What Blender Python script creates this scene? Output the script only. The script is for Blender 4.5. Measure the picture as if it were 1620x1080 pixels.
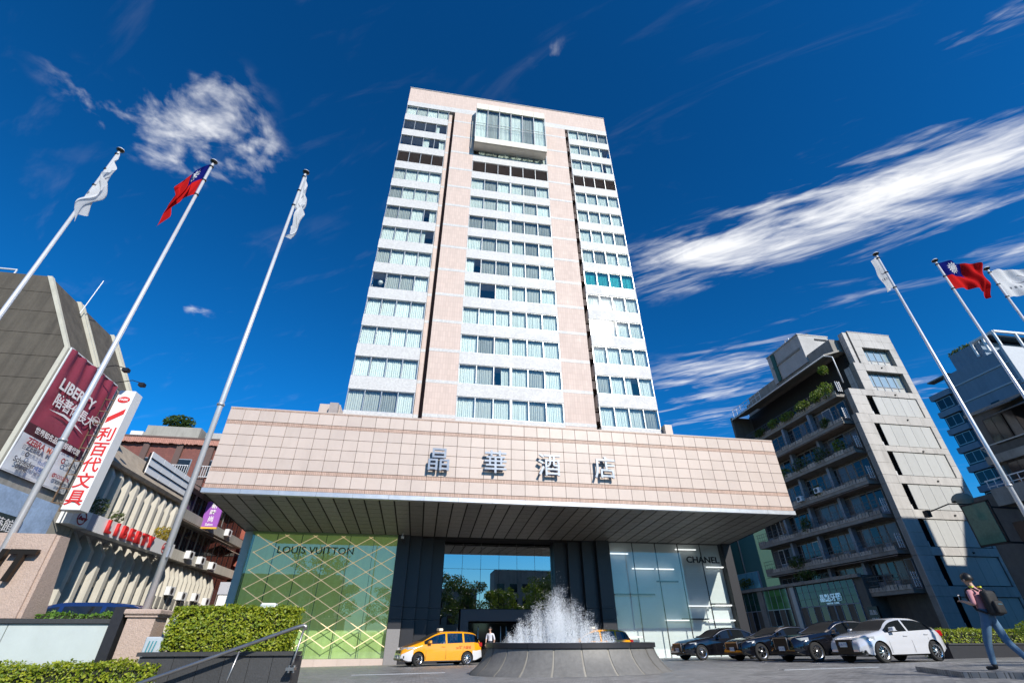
import bpy, bmesh, math, random
from mathutils import Vector, Matrix, noise as mnoise
R = math.radians
rnd = random.Random(7)
sc = bpy.context.scene
for o in list(bpy.data.objects): bpy.data.objects.remove(o)
C = sc.collection

# ---------------------------------------------------------------- camera
cam = bpy.data.cameras.new('camera'); cam.sensor_width = 36; cam.lens = 734/1620*36; cam.clip_end = 5000; cam.clip_start = .05
camo = bpy.data.objects.new('camera', cam); C.objects.link(camo)
PIT, YAW, ROLL = R(32.7), R(9.65), R(-.2)
fw = Vector((math.sin(YAW)*math.cos(PIT), math.cos(YAW)*math.cos(PIT), math.sin(PIT)))
rt = Vector((math.cos(YAW), -math.sin(YAW), 0)); up = rt.cross(fw)
rt, up = rt*math.cos(ROLL)+up*math.sin(ROLL), up*math.cos(ROLL)-rt*math.sin(ROLL)
camo.matrix_world = Matrix(((rt.x, up.x, -fw.x, 0), (rt.y, up.y, -fw.y, 0), (rt.z, up.z, -fw.z, 1.15), (0, 0, 0, 1)))
sc.camera = camo

# ---------------------------------------------------------------- sun, sky, exposure
SUN_EL, SUN_AZ = R(34.2), R(22.3)          # azimuth measured from -Y towards +X
sdir = Vector((math.sin(SUN_AZ)*math.cos(SUN_EL), -math.cos(SUN_AZ)*math.cos(SUN_EL), math.sin(SUN_EL)))
sun = bpy.data.lights.new('sun', 'SUN'); sun.energy = 4.2; sun.angle = R(.53); sun.color = (1, .94, .84)
suno = bpy.data.objects.new('sun', sun); C.objects.link(suno); suno.location = sdir*200
suno.rotation_euler = (-sdir).to_track_quat('-Z', 'Y').to_euler()
vs = sc.view_settings; vs.view_transform = 'Standard'; vs.look = 'None'; vs.exposure = .43; vs.gamma = 1
vs.use_curve_mapping = False
sc.cycles.max_bounces = 10; sc.cycles.transparent_max_bounces = 24; sc.cycles.glossy_bounces = 5; sc.cycles.transmission_bounces = 8
sc.cycles.sample_clamp_indirect = 6; sc.cycles.caustics_reflective = False; sc.cycles.caustics_refractive = False

W = bpy.data.worlds.new('World'); sc.world = W; W.use_nodes = True
wt = W.node_tree; wt.nodes.clear()
def wn(t, **k):
    n = wt.nodes.new(t)
    for a, b in k.items(): setattr(n, a, b)
    return n
def wl(a, b): wt.links.new(a, b)
def wm(op, a, b=None, c=None, clamp=False):
    n = wn('ShaderNodeMath', operation=op, use_clamp=clamp)
    for i, v in enumerate((a, b, c)):
        if v is None: continue
        if isinstance(v, (int, float)): n.inputs[i].default_value = v
        else: wl(v, n.inputs[i])
    return n.outputs[0]
wout = wn('ShaderNodeOutputWorld'); bg = wn('ShaderNodeBackground'); wl(bg.outputs[0], wout.inputs[0])
sky = wn('ShaderNodeTexSky', sky_type='NISHITA'); sky.sun_disc = False
sky.sun_elevation = SUN_EL; sky.sun_rotation = math.pi - SUN_AZ   # rotation 0 puts the sun on +Y, growing towards +X
sky.air_density = 1.0; sky.dust_density = .15; sky.ozone_density = 2.0; sky.altitude = 0
hs = wn('ShaderNodeHueSaturation'); hs.inputs['Hue'].default_value = .500; hs.inputs['Saturation'].default_value = 1.0; hs.inputs['Value'].default_value = 1.0
pol = wn('ShaderNodeMix', data_type='RGBA', blend_type='MULTIPLY'); pol.inputs[0].default_value = 1; wl(sky.outputs[0], pol.inputs[6])
tc = wn('ShaderNodeTexCoord'); sx = wn('ShaderNodeSeparateXYZ'); wl(tc.outputs['Generated'], sx.inputs[0])
hz_ = wn('ShaderNodeMapRange', interpolation_type='SMOOTHSTEP'); wl(sx.outputs[2], hz_.inputs[0]); hz_.inputs[1].default_value = .0; hz_.inputs[2].default_value = .27
pcol = wn('ShaderNodeMix', data_type='RGBA'); wl(hz_.outputs[0], pcol.inputs[0]); pcol.inputs[6].default_value = (.50, .74, .92, 1); pcol.inputs[7].default_value = (.10, .80, 1.16, 1)   # clear polarised air above a paler horizon
wl(pcol.outputs[2], pol.inputs[7])
gpre = wn('ShaderNodeVectorMath', operation='SCALE'); wl(pol.outputs[2], gpre.inputs[0]); gpre.inputs['Scale'].default_value = .2
gam = wn('ShaderNodeGamma'); wl(gpre.outputs[0], gam.inputs[0]); gam.inputs[1].default_value = 1.3
gpost = wn('ShaderNodeVectorMath', operation='SCALE'); wl(gam.outputs[0], gpost.inputs[0]); gpost.inputs['Scale'].default_value = 5.6
wl(gpost.outputs[0], hs.inputs['Color'])
zc = wm('MAXIMUM', sx.outputs[2], .06)
px_, py_ = wm('DIVIDE', sx.outputs[0], zc), wm('DIVIDE', sx.outputs[1], zc)
cv = wn('ShaderNodeCombineXYZ'); wl(px_, cv.inputs[0]); wl(py_, cv.inputs[1])
def wnoise(ang, sxx, syy, scale, detail, rough, dist, seed):
    mp = wn('ShaderNodeMapping', vector_type='TEXTURE'); mp.inputs['Rotation'].default_value = (0, 0, R(ang)); mp.inputs['Scale'].default_value = (1/sxx, 1/syy, 1); mp.inputs['Location'].default_value = (seed, seed*.7, seed)
    wl(cv.outputs[0], mp.inputs[0])
    n = wn('ShaderNodeTexNoise'); n.inputs['Scale'].default_value = scale; n.inputs['Detail'].default_value = detail; n.inputs['Roughness'].default_value = rough; n.inputs['Distortion'].default_value = dist
    wl(mp.outputs[0], n.inputs['Vector']); return n.outputs['Fac']
def blob(cx, cy, ang, rx, ry, st):
    """soft cloud field on the cloud layer (plane coordinates x/z, y/z), long axis at angle ang"""
    ca, sa = math.cos(R(ang)), math.sin(R(ang))
    dx, dy = wm('SUBTRACT', px_, cx), wm('SUBTRACT', py_, cy)
    u = wm('ADD', wm('MULTIPLY', dx, ca/rx), wm('MULTIPLY', dy, sa/rx))
    v = wm('ADD', wm('MULTIPLY', dx, -sa/ry), wm('MULTIPLY', dy, ca/ry))
    r2 = wm('ADD', wm('MULTIPLY', u, u), wm('MULTIPLY', v, v))
    return wm('MULTIPLY', wm('POWER', 2.718, wm('MULTIPLY', r2, -1)), st)
def wsum(l):
    t = l[0]
    for q in l[1:]: t = wm('ADD', t, q)
    return t
def sstep(x, lo, hi):
    n = wn('ShaderNodeMapRange', interpolation_type='SMOOTHSTEP'); wl(x, n.inputs[0]); n.inputs[1].default_value = lo; n.inputs[2].default_value = hi
    return n.outputs[0]
puff = wnoise(0, 1, 1, 7.0, 9, .56, .45, 3.1)
puffs = wnoise(20, 1, 1.2, 20, 6, .5, .3, 7.7)
wisp = wnoise(-33, 1.0, 3.6, 2.0, 10, .56, 1.3, 1.7)
fine = wnoise(-40, 1.0, 4.5, 5.5, 9, .58, 1.0, 5.3)
CUM = [blob(-.64, .80, 5, .15, .10, 1.0), blob(-.57, .69, -30, .12, .075, .75), blob(-.49, .74, 70, .08, .05, .5), blob(-.92, 1.52, 0, .08, .04, .6), blob(.15, .45, 0, .05, .04, .45), blob(-.80, .74, 60, .12, .07, .50), blob(-.3, -.8, 20, .25, .12, .8), blob(.5, -1.3, -10, .3, .15, .8), blob(-1.3, -.9, 30, .35, .15, .7), blob(.1, -2.4, 0, .8, .25, .8)]
CIR = [blob(.95, .80, -37, .50, .13, 1.15), blob(1.28, .54, -38, .42, .20, 1.25), blob(.68, .96, -25, .24, .06, .85), blob(.95, .98, -30, .34, .07, .66), blob(1.36, 1.12, -25, .32, .12, .45), blob(1.35, 2.0, -30, .45, .34, .85), blob(1.25, 1.55, -35, .34, .20, .75), blob(2.3, 1.62, -20, .32, .18, .85), blob(1.0, .26, -35, .22, .04, .62), blob(1.75, .75, -30, .35, .08, .5), blob(1.2, -.9, -35, .7, .3, .85), blob(-.6, -1.8, -30, 1.0, .4, .8), blob(1.6, -2.2, -25, 1.0, .5, .8), blob(-2.2, -.6, -20, .8, .4, .7)]
sc_, si_ = wsum(CUM), wsum(CIR)  # blobs with negative y are unseen cloud, added to neutralise the blue ambient light
nc = wm('ADD', wm('MULTIPLY', wm('SUBTRACT', puff, .53), 3.4), wm('MULTIPLY', wm('SUBTRACT', puffs, .5), 1.1))
dc = wm('MULTIPLY', sstep(wm('ADD', wm('MULTIPLY', sc_, .66), nc), .18, 1.45), sstep(sc_, .06, .55))
ni = wm('ADD', wm('MULTIPLY', wm('SUBTRACT', wisp, .54), 3.6), wm('MULTIPLY', wm('SUBTRACT', fine, .52), 1.7))
di = wm('MULTIPLY', sstep(wm('ADD', wm('MULTIPLY', si_, .78), ni), .16, 1.95), sstep(si_, .03, .6))
veil = wm('MULTIPLY', sstep(wm('ADD', wisp, wm('MULTIPLY', fine, .25)), .68, 1.0), .05)            # thin wisps all over the sky
dens = wm('MINIMUM', wm('ADD', wm('ADD', dc, di), veil), 1.0)
mixc = wn('ShaderNodeMix', data_type='RGBA'); wl(dens, mixc.inputs[0]); wl(hs.outputs[0], mixc.inputs[6]); mixc.inputs[7].default_value = (9.2, 9.3, 9.5, 1)
W.cycles.sampling_method = 'MANUAL'; W.cycles.sample_map_resolution = 256
wl(mixc.outputs[2], bg.inputs[0]); bg.inputs[1].default_value = .085

# ---------------------------------------------------------------- helpers
class MB:
    def __init__(s): s.v = []; s.f = []; s.mi = []; s.m = 0
    def add(s, vs, fs):
        b = len(s.v); s.v += [tuple(p) for p in vs]; s.f += [tuple(i+b for i in f) for f in fs]; s.mi += [s.m]*len(fs); return s
    def box(s, x0, y0, z0, x1, y1, z1):
        return s.add([(x0,y0,z0),(x1,y0,z0),(x1,y1,z0),(x0,y1,z0),(x0,y0,z1),(x1,y0,z1),(x1,y1,z1),(x0,y1,z1)],
            [(0,3,2,1),(4,5,6,7),(0,1,5,4),(1,2,6,5),(2,3,7,6),(3,0,4,7)])
    def bar(s, a, b, w, h=None, upv=(0,0,1)):
        """rectangular bar from a to b"""
        a, b = Vector(a), Vector(b); h = h or w; d = (b-a).normalized(); u = Vector(upv)
        if abs(d.dot(u)) > .98: u = Vector((1,0,0))
        sx = d.cross(u).normalized(); uy = sx.cross(d)
        q = [(-1,-1),(1,-1),(1,1),(-1,1)]
        vs = [p+sx*(i*w/2)+uy*(j*h/2) for p in (a, b) for i, j in q]
        return s.add(vs, [(3,2,1,0),(4,5,6,7),(0,1,5,4),(1,2,6,5),(2,3,7,6),(3,0,4,7)])
    def prism(s, pts, axis, a, b):
        """polygon pts (2D) extruded along axis from a to b. axis x: pts=(y,z), y: (x,z), z: (x,y)"""
        n = len(pts)
        def P(p, t): return (t, p[0], p[1]) if axis == 'x' else ((p[0], t, p[1]) if axis == 'y' else (p[0], p[1], t))
        vs = [P(p, a) for p in pts]+[P(p, b) for p in pts]
        return s.add(vs, [tuple(range(n))[::-1], tuple(range(n, 2*n))]+[(i, (i+1) % n, n+(i+1) % n, n+i) for i in range(n)])
    def tube(s, path, r, n=8, caps=True):
        path = [Vector(p) for p in path]; rs = r if isinstance(r, (list, tuple)) else [r]*len(path)
        vs = []; prev = None
        for i, p in enumerate(path):
            d = (path[min(i+1, len(path)-1)]-path[max(i-1, 0)]).normalized()
            u = prev if prev is not None else (Vector((0,0,1)) if abs(d.z) < .9 else Vector((1,0,0)))
            sx = d.cross(u).normalized(); u = sx.cross(d); prev = u
            vs += [p+(sx*math.cos(2*math.pi*k/n)+u*math.sin(2*math.pi*k/n))*rs[i] for k in range(n)]
        fs = [(i*n+k, i*n+(k+1) % n, (i+1)*n+(k+1) % n, (i+1)*n+k) for i in range(len(path)-1) for k in range(n)]
        if caps: fs += [tuple(range(n))[::-1], tuple(range((len(path)-1)*n, len(path)*n))]
        return s.add(vs, fs)
    def lathe(s, prof, n=24, c=(0,0,0), a0=0, a1=2*math.pi):
        full = abs(a1-a0-2*math.pi) < 1e-6; m = n if full else n+1
        vs = [(c[0]+r*math.cos(a0+(a1-a0)*k/n), c[1]+r*math.sin(a0+(a1-a0)*k/n), c[2]+z) for r, z in prof for k in range(m)]
        fs = [(i*m+k, i*m+(k+1) % m, (i+1)*m+(k+1) % m, (i+1)*m+k) for i in range(len(prof)-1) for k in range(n)]
        return s.add(vs, fs)
    def quad(s, *p): return s.add(p, [tuple(range(len(p)))])
    def xf(s, M, start=0):
        s.v[start:] = [tuple(M @ Vector(p)) for p in s.v[start:]]; return s
    def mesh(s, name, mats, smooth=False):
        me = bpy.data.meshes.new(name); me.from_pydata(s.v, [], s.f)
        for m in (mats if isinstance(mats, (list, tuple)) else [mats]): me.materials.append(m)
        if any(s.mi): me.polygons.foreach_set('material_index', s.mi)
        if smooth:
            me.polygons.foreach_set('use_smooth', [True]*len(s.f))
            if smooth is not True: me.set_sharp_from_angle(angle=R(smooth))
        me.update(); return me
    def build(s, name, mats, parent=None, smooth=False, loc=(0,0,0), **k):
        return obj(name, s.mesh(name, mats, smooth), parent, loc, **k)
def obj(name, me, parent=None, loc=(0,0,0), rot=None, label=None, cat=None, group=None, kind=None):
    o = bpy.data.objects.new(name, me); C.objects.link(o)
    if parent is not None:
        o.parent = parent; off = Vector(parent.get('_o', (0,0,0))); o.location = Vector(loc)-off
        if '_o' in parent: o['_o'] = tuple(loc)
    else: o.location = loc
    if rot is not None: o.rotation_euler = rot
    return tag(o, label, cat, group, kind)
def tag(o, label=None, cat=None, group=None, kind=None):
    if label: o['label'] = label
    if cat: o['category'] = cat
    if group: o['group'] = group
    if kind: o['kind'] = kind
    return o
def thing(name, label, cat, loc=(0,0,0), rotz=0, group=None, world=False):
    """Empty at the base of a thing. world=True: its parts are written in world coordinates"""
    o = bpy.data.objects.new(name, None); C.objects.link(o); o.location = loc; o.rotation_euler = (0,0,rotz); o.empty_display_size = .3
    if world: o['_o'] = tuple(loc)
    return tag(o, label, cat, group)
def copy_tree(o, parent=None):
    c = o.copy(); C.objects.link(c)
    if parent is not None: c.parent = parent
    for ch in list(o.children): copy_tree(ch, c)
    return c
def bevel_mesh(me, w, seg=1):
    bm = bmesh.new(); bm.from_mesh(me); bmesh.ops.bevel(bm, geom=bm.edges[:], offset=w, segments=seg, affect='EDGES', profile=.5); bm.to_mesh(me); bm.free(); return me
def evalmesh(o):
    dg = bpy.context.evaluated_depsgraph_get(); return bpy.data.meshes.new_from_object(o.evaluated_get(dg))
_tc = {}
def text_mesh(body, size, ext, mat, bold=0.0, align='CENTER', shear=0, sx=1.0):
    k = (body, size, ext, mat.name, bold, align, sx, shear)
    if k in _tc: return _tc[k]
    cu = bpy.data.curves.new('t', 'FONT'); cu.body = body; cu.size = size; cu.extrude = ext/2; cu.offset = bold; cu.align_x = align; cu.align_y = 'CENTER'; cu.resolution_u = 3; cu.shear = shear
    o = bpy.data.objects.new('t', cu); C.objects.link(o); me = evalmesh(o)
    bpy.data.objects.remove(o); bpy.data.curves.remove(cu); me.materials.clear(); me.materials.append(mat)
    if sx != 1:
        for v in me.vertices: v.co.x *= sx
    _tc[k] = me; return me
ROTF = Matrix(((1,0,0),(0,0,-1),(0,1,0)))           # text facing -Y
ROTX = Matrix(((0,0,1),(1,0,0),(0,1,0)))            # text facing +X (reads along +Y)
ROTN = Matrix(((0,0,-1),(-1,0,0),(0,1,0)))          # text facing -X (reads along -Y)
def text(name, body, size, ext, mat, parent, loc, face='F', **k):
    me = text_mesh(body, size, ext, mat, **k)
    return obj(name, me, parent, loc, {'F': ROTF, 'X': ROTX, 'N': ROTN}[face].to_euler())
def gz(x, y): return .517+.0122*x-.0178*y           # the forecourt falls gently towards the hotel

# ---------------------------------------------------------------- materials
MATS = {}
def pm(name, col, rough=.6, metal=0, var=.12, scale=3.0, bump=0, bscale=40, spec=.5, rand=0, streak=0, coat=0, alpha=None, trans=0, ior=None, emit=None, estr=0, dirt=0):
    """principled material: world-space noise mottling, optional vertical streaks, per-piece variation, fine bump"""
    m = bpy.data.materials.new(name); m.use_nodes = True; nt = m.node_tree; b = nt.nodes['Principled BSDF']; MATS[name] = m
    b.inputs['Roughness'].default_value = rough; b.inputs['Metallic'].default_value = metal; b.inputs['Specular IOR Level'].default_value = spec
    b.inputs['Base Color'].default_value = (*col, 1); b.inputs['Coat Weight'].default_value = coat
    if trans: b.inputs['Transmission Weight'].default_value = trans
    if ior: b.inputs['IOR'].default_value = ior
    if emit: b.inputs['Emission Color'].default_value = (*emit, 1); b.inputs['Emission Strength'].default_value = estr
    def N(t, **k):
        n = nt.nodes.new(t)
        for a, c in k.items(): setattr(n, a, c)
        return n
    L = nt.links.new
    if var or streak or rand or dirt:
        geo = N('ShaderNodeNewGeometry'); pos = geo.outputs['Position']
        val = None
        def addv(sock, amt):
            nonlocal val
            mm = N('ShaderNodeMath', operation='MULTIPLY_ADD'); L(sock, mm.inputs[0]); mm.inputs[1].default_value = amt*2; 
            if val is None: mm.inputs[2].default_value = 1-amt
            else:
                sub = N('ShaderNodeMath', operation='SUBTRACT'); L(val, sub.inputs[0]); sub.inputs[1].default_value = amt; L(sub.outputs[0], mm.inputs[2])
            val = mm.outputs[0]
        def noi(sc_, det=6, mapping=None, ro=.6):
            n = N('ShaderNodeTexNoise'); n.inputs['Scale'].default_value = sc_; n.inputs['Detail'].default_value = det; n.inputs['Roughness'].default_value = ro
            if mapping:
                mp = N('ShaderNodeMapping'); mp.inputs['Scale'].default_value = mapping; L(pos, mp.inputs[0]); L(mp.outputs[0], n.inputs['Vector'])
            else: L(pos, n.inputs['Vector'])
            return n.outputs['Fac']
        if var: addv(noi(scale), var*1.6); addv(noi(scale*9, 4), var)
        if streak: addv(noi(2.2, 5, (1, 1, .07)), streak*1.6)
        if rand:
            oi = N('ShaderNodeObjectInfo'); addv(oi.outputs['Random'], rand)
        hsv = N('ShaderNodeHueSaturation'); hsv.inputs['Color'].default_value = (*col, 1); L(val, hsv.inputs['Value'])
        outc = hsv.outputs[0]
        if dirt:
            mr = N('ShaderNodeMapRange', interpolation_type='SMOOTHSTEP'); L(noi(1.1, 8, (1, 1, .25), .7), mr.inputs[0]); mr.inputs[1].default_value = .48; mr.inputs[2].default_value = .72
            mr.inputs[4].default_value = dirt
            mx = N('ShaderNodeMix', data_type='RGBA'); L(mr.outputs[0], mx.inputs[0]); L(outc, mx.inputs[6]); mx.inputs[7].default_value = (col[0]*.35, col[1]*.33, col[2]*.3, 1); outc = mx.outputs[2]
        L(outc, b.inputs['Base Color'])
        rr = N('ShaderNodeMapRange'); L(noi(scale*2.3, 5), rr.inputs[0]); rr.inputs[3].default_value = max(0, rough-.12); rr.inputs[4].default_value = min(1, rough+.12)
        if rough > .15: L(rr.outputs[0], b.inputs['Roughness'])
    if bump:
        n = N('ShaderNodeTexNoise'); n.inputs['Scale'].default_value = bscale; n.inputs['Detail'].default_value = 5
        g2 = N('ShaderNodeNewGeometry'); L(g2.outputs['Position'], n.inputs['Vector'])
        bp = N('ShaderNodeBump'); bp.inputs['Strength'].default_value = bump; bp.inputs['Distance'].default_value = .02; L(n.outputs['Fac'], bp.inputs['Height']); L(bp.outputs[0], b.inputs['Normal'])
    return m
def glass(name, tint=(.8,.9,.9), refl=.12, rough=.0, wave=0, wscale=.6):
    """pane: clear tinted transmission plus fresnel reflection"""
    m = bpy.data.materials.new(name); m.use_nodes = True; nt = m.node_tree; nt.nodes.clear(); L = nt.links.new; MATS[name] = m
    o = nt.nodes.new('ShaderNodeOutputMaterial'); mx = nt.nodes.new('ShaderNodeMixShader'); tr = nt.nodes.new('ShaderNodeBsdfTransparent'); gl = nt.nodes.new('ShaderNodeBsdfGlossy')
    tr.inputs[0].default_value = (*tint, 1); gl.inputs['Roughness'].default_value = rough; gl.inputs[0].default_value = (1,1,1,1)
    lw = nt.nodes.new('ShaderNodeLayerWeight'); lw.inputs[0].default_value = .35
    ma = nt.nodes.new('ShaderNodeMath'); ma.operation = 'MULTIPLY_ADD'; L(lw.outputs['Fresnel'], ma.inputs[0]); ma.inputs[1].default_value = .8; ma.inputs[2].default_value = refl; ma.use_clamp = True
    gb = nt.nodes.new('ShaderNodeNewGeometry'); inv = nt.nodes.new('ShaderNodeMath'); inv.operation = 'SUBTRACT'; inv.inputs[0].default_value = 1; L(gb.outputs['Backfacing'], inv.inputs[1])
    mf = nt.nodes.new('ShaderNodeMath'); mf.operation = 'MULTIPLY'; L(ma.outputs[0], mf.inputs[0]); L(inv.outputs[0], mf.inputs[1])      # the two faces of one pane count once
    mt = nt.nodes.new('ShaderNodeMix'); mt.data_type = 'RGBA'; L(gb.outputs['Backfacing'], mt.inputs[0]); mt.inputs[6].default_value = (*tint, 1); mt.inputs[7].default_value = (1,1,1,1); L(mt.outputs[2], tr.inputs[0])
    L(mf.outputs[0], mx.inputs[0]); L(tr.outputs[0], mx.inputs[1]); L(gl.outputs[0], mx.inputs[2]); L(mx.outputs[0], o.inputs[0])
    if wave:
        g = nt.nodes.new('ShaderNodeNewGeometry'); n = nt.nodes.new('ShaderNodeTexNoise'); n.inputs['Scale'].default_value = wscale; n.inputs['Detail'].default_value = 2; L(g.outputs['Position'], n.inputs['Vector'])
        bp = nt.nodes.new('ShaderNodeBump'); bp.inputs['Strength'].default_value = wave; bp.inputs['Distance'].default_value = .1; L(n.outputs['Fac'], bp.inputs['Height']); L(bp.outputs[0], gl.inputs['Normal'])
    return m
def leafmat(name, col, col2, trans=.35):
    m = bpy.data.materials.new(name); m.use_nodes = True; nt = m.node_tree; nt.nodes.clear(); L = nt.links.new; MATS[name] = m
    o = nt.nodes.new('ShaderNodeOutputMaterial'); mx = nt.nodes.new('ShaderNodeMixShader'); d = nt.nodes.new('ShaderNodeBsdfPrincipled'); t = nt.nodes.new('ShaderNodeBsdfTranslucent')
    g = nt.nodes.new('ShaderNodeNewGeometry'); cr = nt.nodes.new('ShaderNodeMix'); cr.data_type = 'RGBA'; L(g.outputs['Random Per Island'], cr.inputs[0])
    cr.inputs[6].default_value = (*col, 1); cr.inputs[7].default_value = (*col2, 1)
    L(cr.outputs[2], d.inputs['Base Color']); L(cr.outputs[2], t.inputs[0]); d.inputs['Roughness'].default_value = .45; mx.inputs[0].default_value = trans
    L(d.outputs[0], mx.inputs[1]); L(t.outputs[0], mx.inputs[2]); L(mx.outputs[0], o.inputs[0]); return m
def tilemat(name, col, joint, bw, bh, mortar=.006, rough=.35, var=.1, uv='xz', bump=.3, offset=0.0, streak=.05, spec=.5, freq=1, cvar=.12):
    """small tiles / pavers too fine to model singly"""
    m = pm(name, col, rough, var=0, spec=spec); nt = m.node_tree; b = nt.nodes['Principled BSDF']; L = nt.links.new
    N = nt.nodes.new
    g = N('ShaderNodeNewGeometry'); s = N('ShaderNodeSeparateXYZ'); L(g.outputs['Position'], s.inputs[0]); c = N('ShaderNodeCombineXYZ')
    if uv == 'xz':
        a = N('ShaderNodeMath'); a.operation = 'ADD'; L(s.outputs[0], a.inputs[0]); L(s.outputs[1], a.inputs[1]); L(a.outputs[0], c.inputs[0]); L(s.outputs[2], c.inputs[1])
    else: L(s.outputs[0], c.inputs[0]); L(s.outputs[1], c.inputs[1])
    t = N('ShaderNodeTexBrick'); t.offset = offset; t.offset_frequency = 2; t.squash = 1; L(c.outputs[0], t.inputs['Vector'])
    t.inputs['Scale'].default_value = 1; t.inputs['Brick Width'].default_value = bw; t.inputs['Row Height'].default_value = bh; t.inputs['Mortar Size'].default_value = mortar; t.inputs['Mortar Smooth'].default_value = .1
    t.inputs['Color1'].default_value = (*[q*(1-cvar) for q in col], 1); t.inputs['Color2'].default_value = (*[q*(1+cvar) for q in col], 1); t.inputs['Mortar'].default_value = (*joint, 1)
    n = N('ShaderNodeTexNoise'); n.inputs['Scale'].default_value = .8; n.inputs['Detail'].default_value = 7; n.inputs['Roughness'].default_value = .65; L(g.outputs['Position'], n.inputs['Vector'])
    mp = N('ShaderNodeMapping'); mp.inputs['Scale'].default_value = (1, 1, .06); L(g.outputs['Position'], mp.inputs[0]); n2 = N('ShaderNodeTexNoise'); n2.inputs['Scale'].default_value = 2; n2.inputs['Detail'].default_value = 5; L(mp.outputs[0], n2.inputs['Vector'])
    v = N('ShaderNodeMath'); v.operation = 'MULTIPLY_ADD'; L(n.outputs['Fac'], v.inputs[0]); v.inputs[1].default_value = var*4; v.inputs[2].default_value = 1-var*2-streak
    v2 = N('ShaderNodeMath'); v2.operation = 'MULTIPLY_ADD'; L(n2.outputs['Fac'], v2.inputs[0]); v2.inputs[1].default_value = streak*2; L(v.outputs[0], v2.inputs[2])
    h = N('ShaderNodeHueSaturation'); L(t.outputs['Color'], h.inputs['Color']); L(v2.outputs[0], h.inputs['Value']); L(h.outputs[0], b.inputs['Base Color'])
    r = N('ShaderNodeMapRange'); L(n.outputs['Fac'], r.inputs[0]); r.inputs[1].default_value = .3; r.inputs[2].default_value = .7; r.inputs[3].default_value = rough-.12; r.inputs[4].default_value = rough+.15; L(r.outputs[0], b.inputs['Roughness'])
    bp = N('ShaderNodeBump'); bp.inputs['Strength'].default_value = bump; bp.inputs['Distance'].default_value = .01; bp.invert = True; L(t.outputs['Fac'], bp.inputs['Height']); L(bp.outputs[0], b.inputs['Normal'])
    return m
PINKTILE = tilemat('pink_mosaic_tile', (.60,.478,.42), (.52,.40,.35), .24, .60, .014, rough=.6, spec=.3, var=.025, streak=.06, cvar=.05)
WHITETILE = tilemat('white_mosaic_tile', (.57,.565,.56), (.50,.495,.49), .12, .12, .008, rough=.5, spec=.35, var=.02, streak=.06)
STONE = pm('pink_stone_panel', (.555,.455,.395), .42, var=.05, scale=.7, rand=.05, bump=.12, bscale=60, dirt=.10)
STONEBAND = tilemat('pink_stone_band', (.48,.33,.26), (.25,.15,.11), .10, .5, .008, rough=.5, var=.08)
JOINT = pm('dark_joint', (.15,.095,.075), .8)
STEEL = pm('brushed_steel_trim', (.52,.53,.55), .40, .6, var=.10, scale=1.2)
SOFFIT = pm('dark_soffit_panel', (.20,.20,.187), .5, .15, var=.25, scale=5, rand=.22, bump=.5, bscale=26)
SOFFITGAP = pm('soffit_gap', (.008,.008,.008), .9, var=0)
BLACKSTONE = pm('black_granite', (.024,.024,.028), .42, var=.2, scale=14, rand=.15)
GREYSTONE = pm('grey_granite', (.24,.23,.23), .5, var=.15, scale=20)
CONC = pm('pale_concrete', (.42,.41,.40), .85, var=.16, scale=.9, streak=.10, bump=.2)
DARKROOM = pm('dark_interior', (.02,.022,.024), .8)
TGLASS = glass('tower_window_glass', (.92,.97,.94), .07, .04, .03, .9)
CURT = pm('white_curtain', (.78,.82,.80), .9, var=.04, rand=.10)
CURTG = pm('grey_curtain', (.48,.50,.49), .9, var=.1, rand=.25)
FRAME = pm('pale_window_frame', (.40,.42,.43), .35, .5, var=.05)
LOUV = pm('brown_louvre', (.34,.29,.27), .5, var=.15)
CREAM = pm('cream_bay_panel', (.74,.70,.60), .35, var=.08, streak=.08)
GOLD = pm('glowing_gold_lattice', (.85,.68,.42), .35, 0, var=.05, emit=(.85,.62,.34), estr=.34)  # warm glow added to lift the bars out of the canopy shade
SGLASS = glass('shop_glass', (.86,.95,.88), .10, .0, .012, .35)
CGLASS = glass('pale_shop_glass', (.90,.95,.94), .05, .0, .012, .35)
DGLASS = glass('lobby_glass', (.30,.38,.38), .36, .0, .01, .3)
GREENGLOW = pm('glowing_green_backing', (.40,.50,.20), .6, var=.20, scale=.35, streak=.25, emit=(.28,.38,.11), estr=.23)  # backing given an even glow, added to brighten it under the canopy
WHITEWALL = pm('white_display_wall', (.72,.74,.74), .5, var=.04)
BLACKP = pm('black_letter', (.008,.008,.008), .35, var=0)
LAMPW = pm('white_light_strip', (.9,.9,.9), .4, var=0, emit=(1,.98,.95), estr=.9)

# ---------------------------------------------------------------- setting: ground
def sheet(name, x0, x1, y0, y1, dz, mat, nx=2, ny=2):
    mb = MB(); g = [(x0+(x1-x0)*i/nx, y0+(y1-y0)*j/ny) for j in range(ny+1) for i in range(nx+1)]
    mb.add([(x, y, gz(x, y)+dz) for x, y in g], [(j*(nx+1)+i, j*(nx+1)+i+1, (j+1)*(nx+1)+i+1, (j+1)*(nx+1)+i) for j in range(ny) for i in range(nx)])
    return mb.build(name, mat, kind='structure')
ASPH = pm('asphalt', (.05,.05,.052), .85, var=.2, scale=2, bump=.3)
PAVE = tilemat('granite_setts', (.26,.255,.25), (.09,.09,.09), .22, .11, .008, rough=.42, var=.24, uv='xy', bump=.6, offset=.5, streak=0, cvar=.35)
sheet('ground', -700, 700, -400, 1000, -.28, ASPH)
sheet('forecourt_pavement', -12.6, 34, 5.2, 36.2, 0, PAVE)
SIDEWALK = pm('sidewalk_slab', (.26,.25,.24), .8, var=.1)
mb = MB(); mb.box(-30, -8, -.62, 40, 3.6, -.50); mb.build('sidewalk', SIDEWALK, kind='structure')
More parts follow.
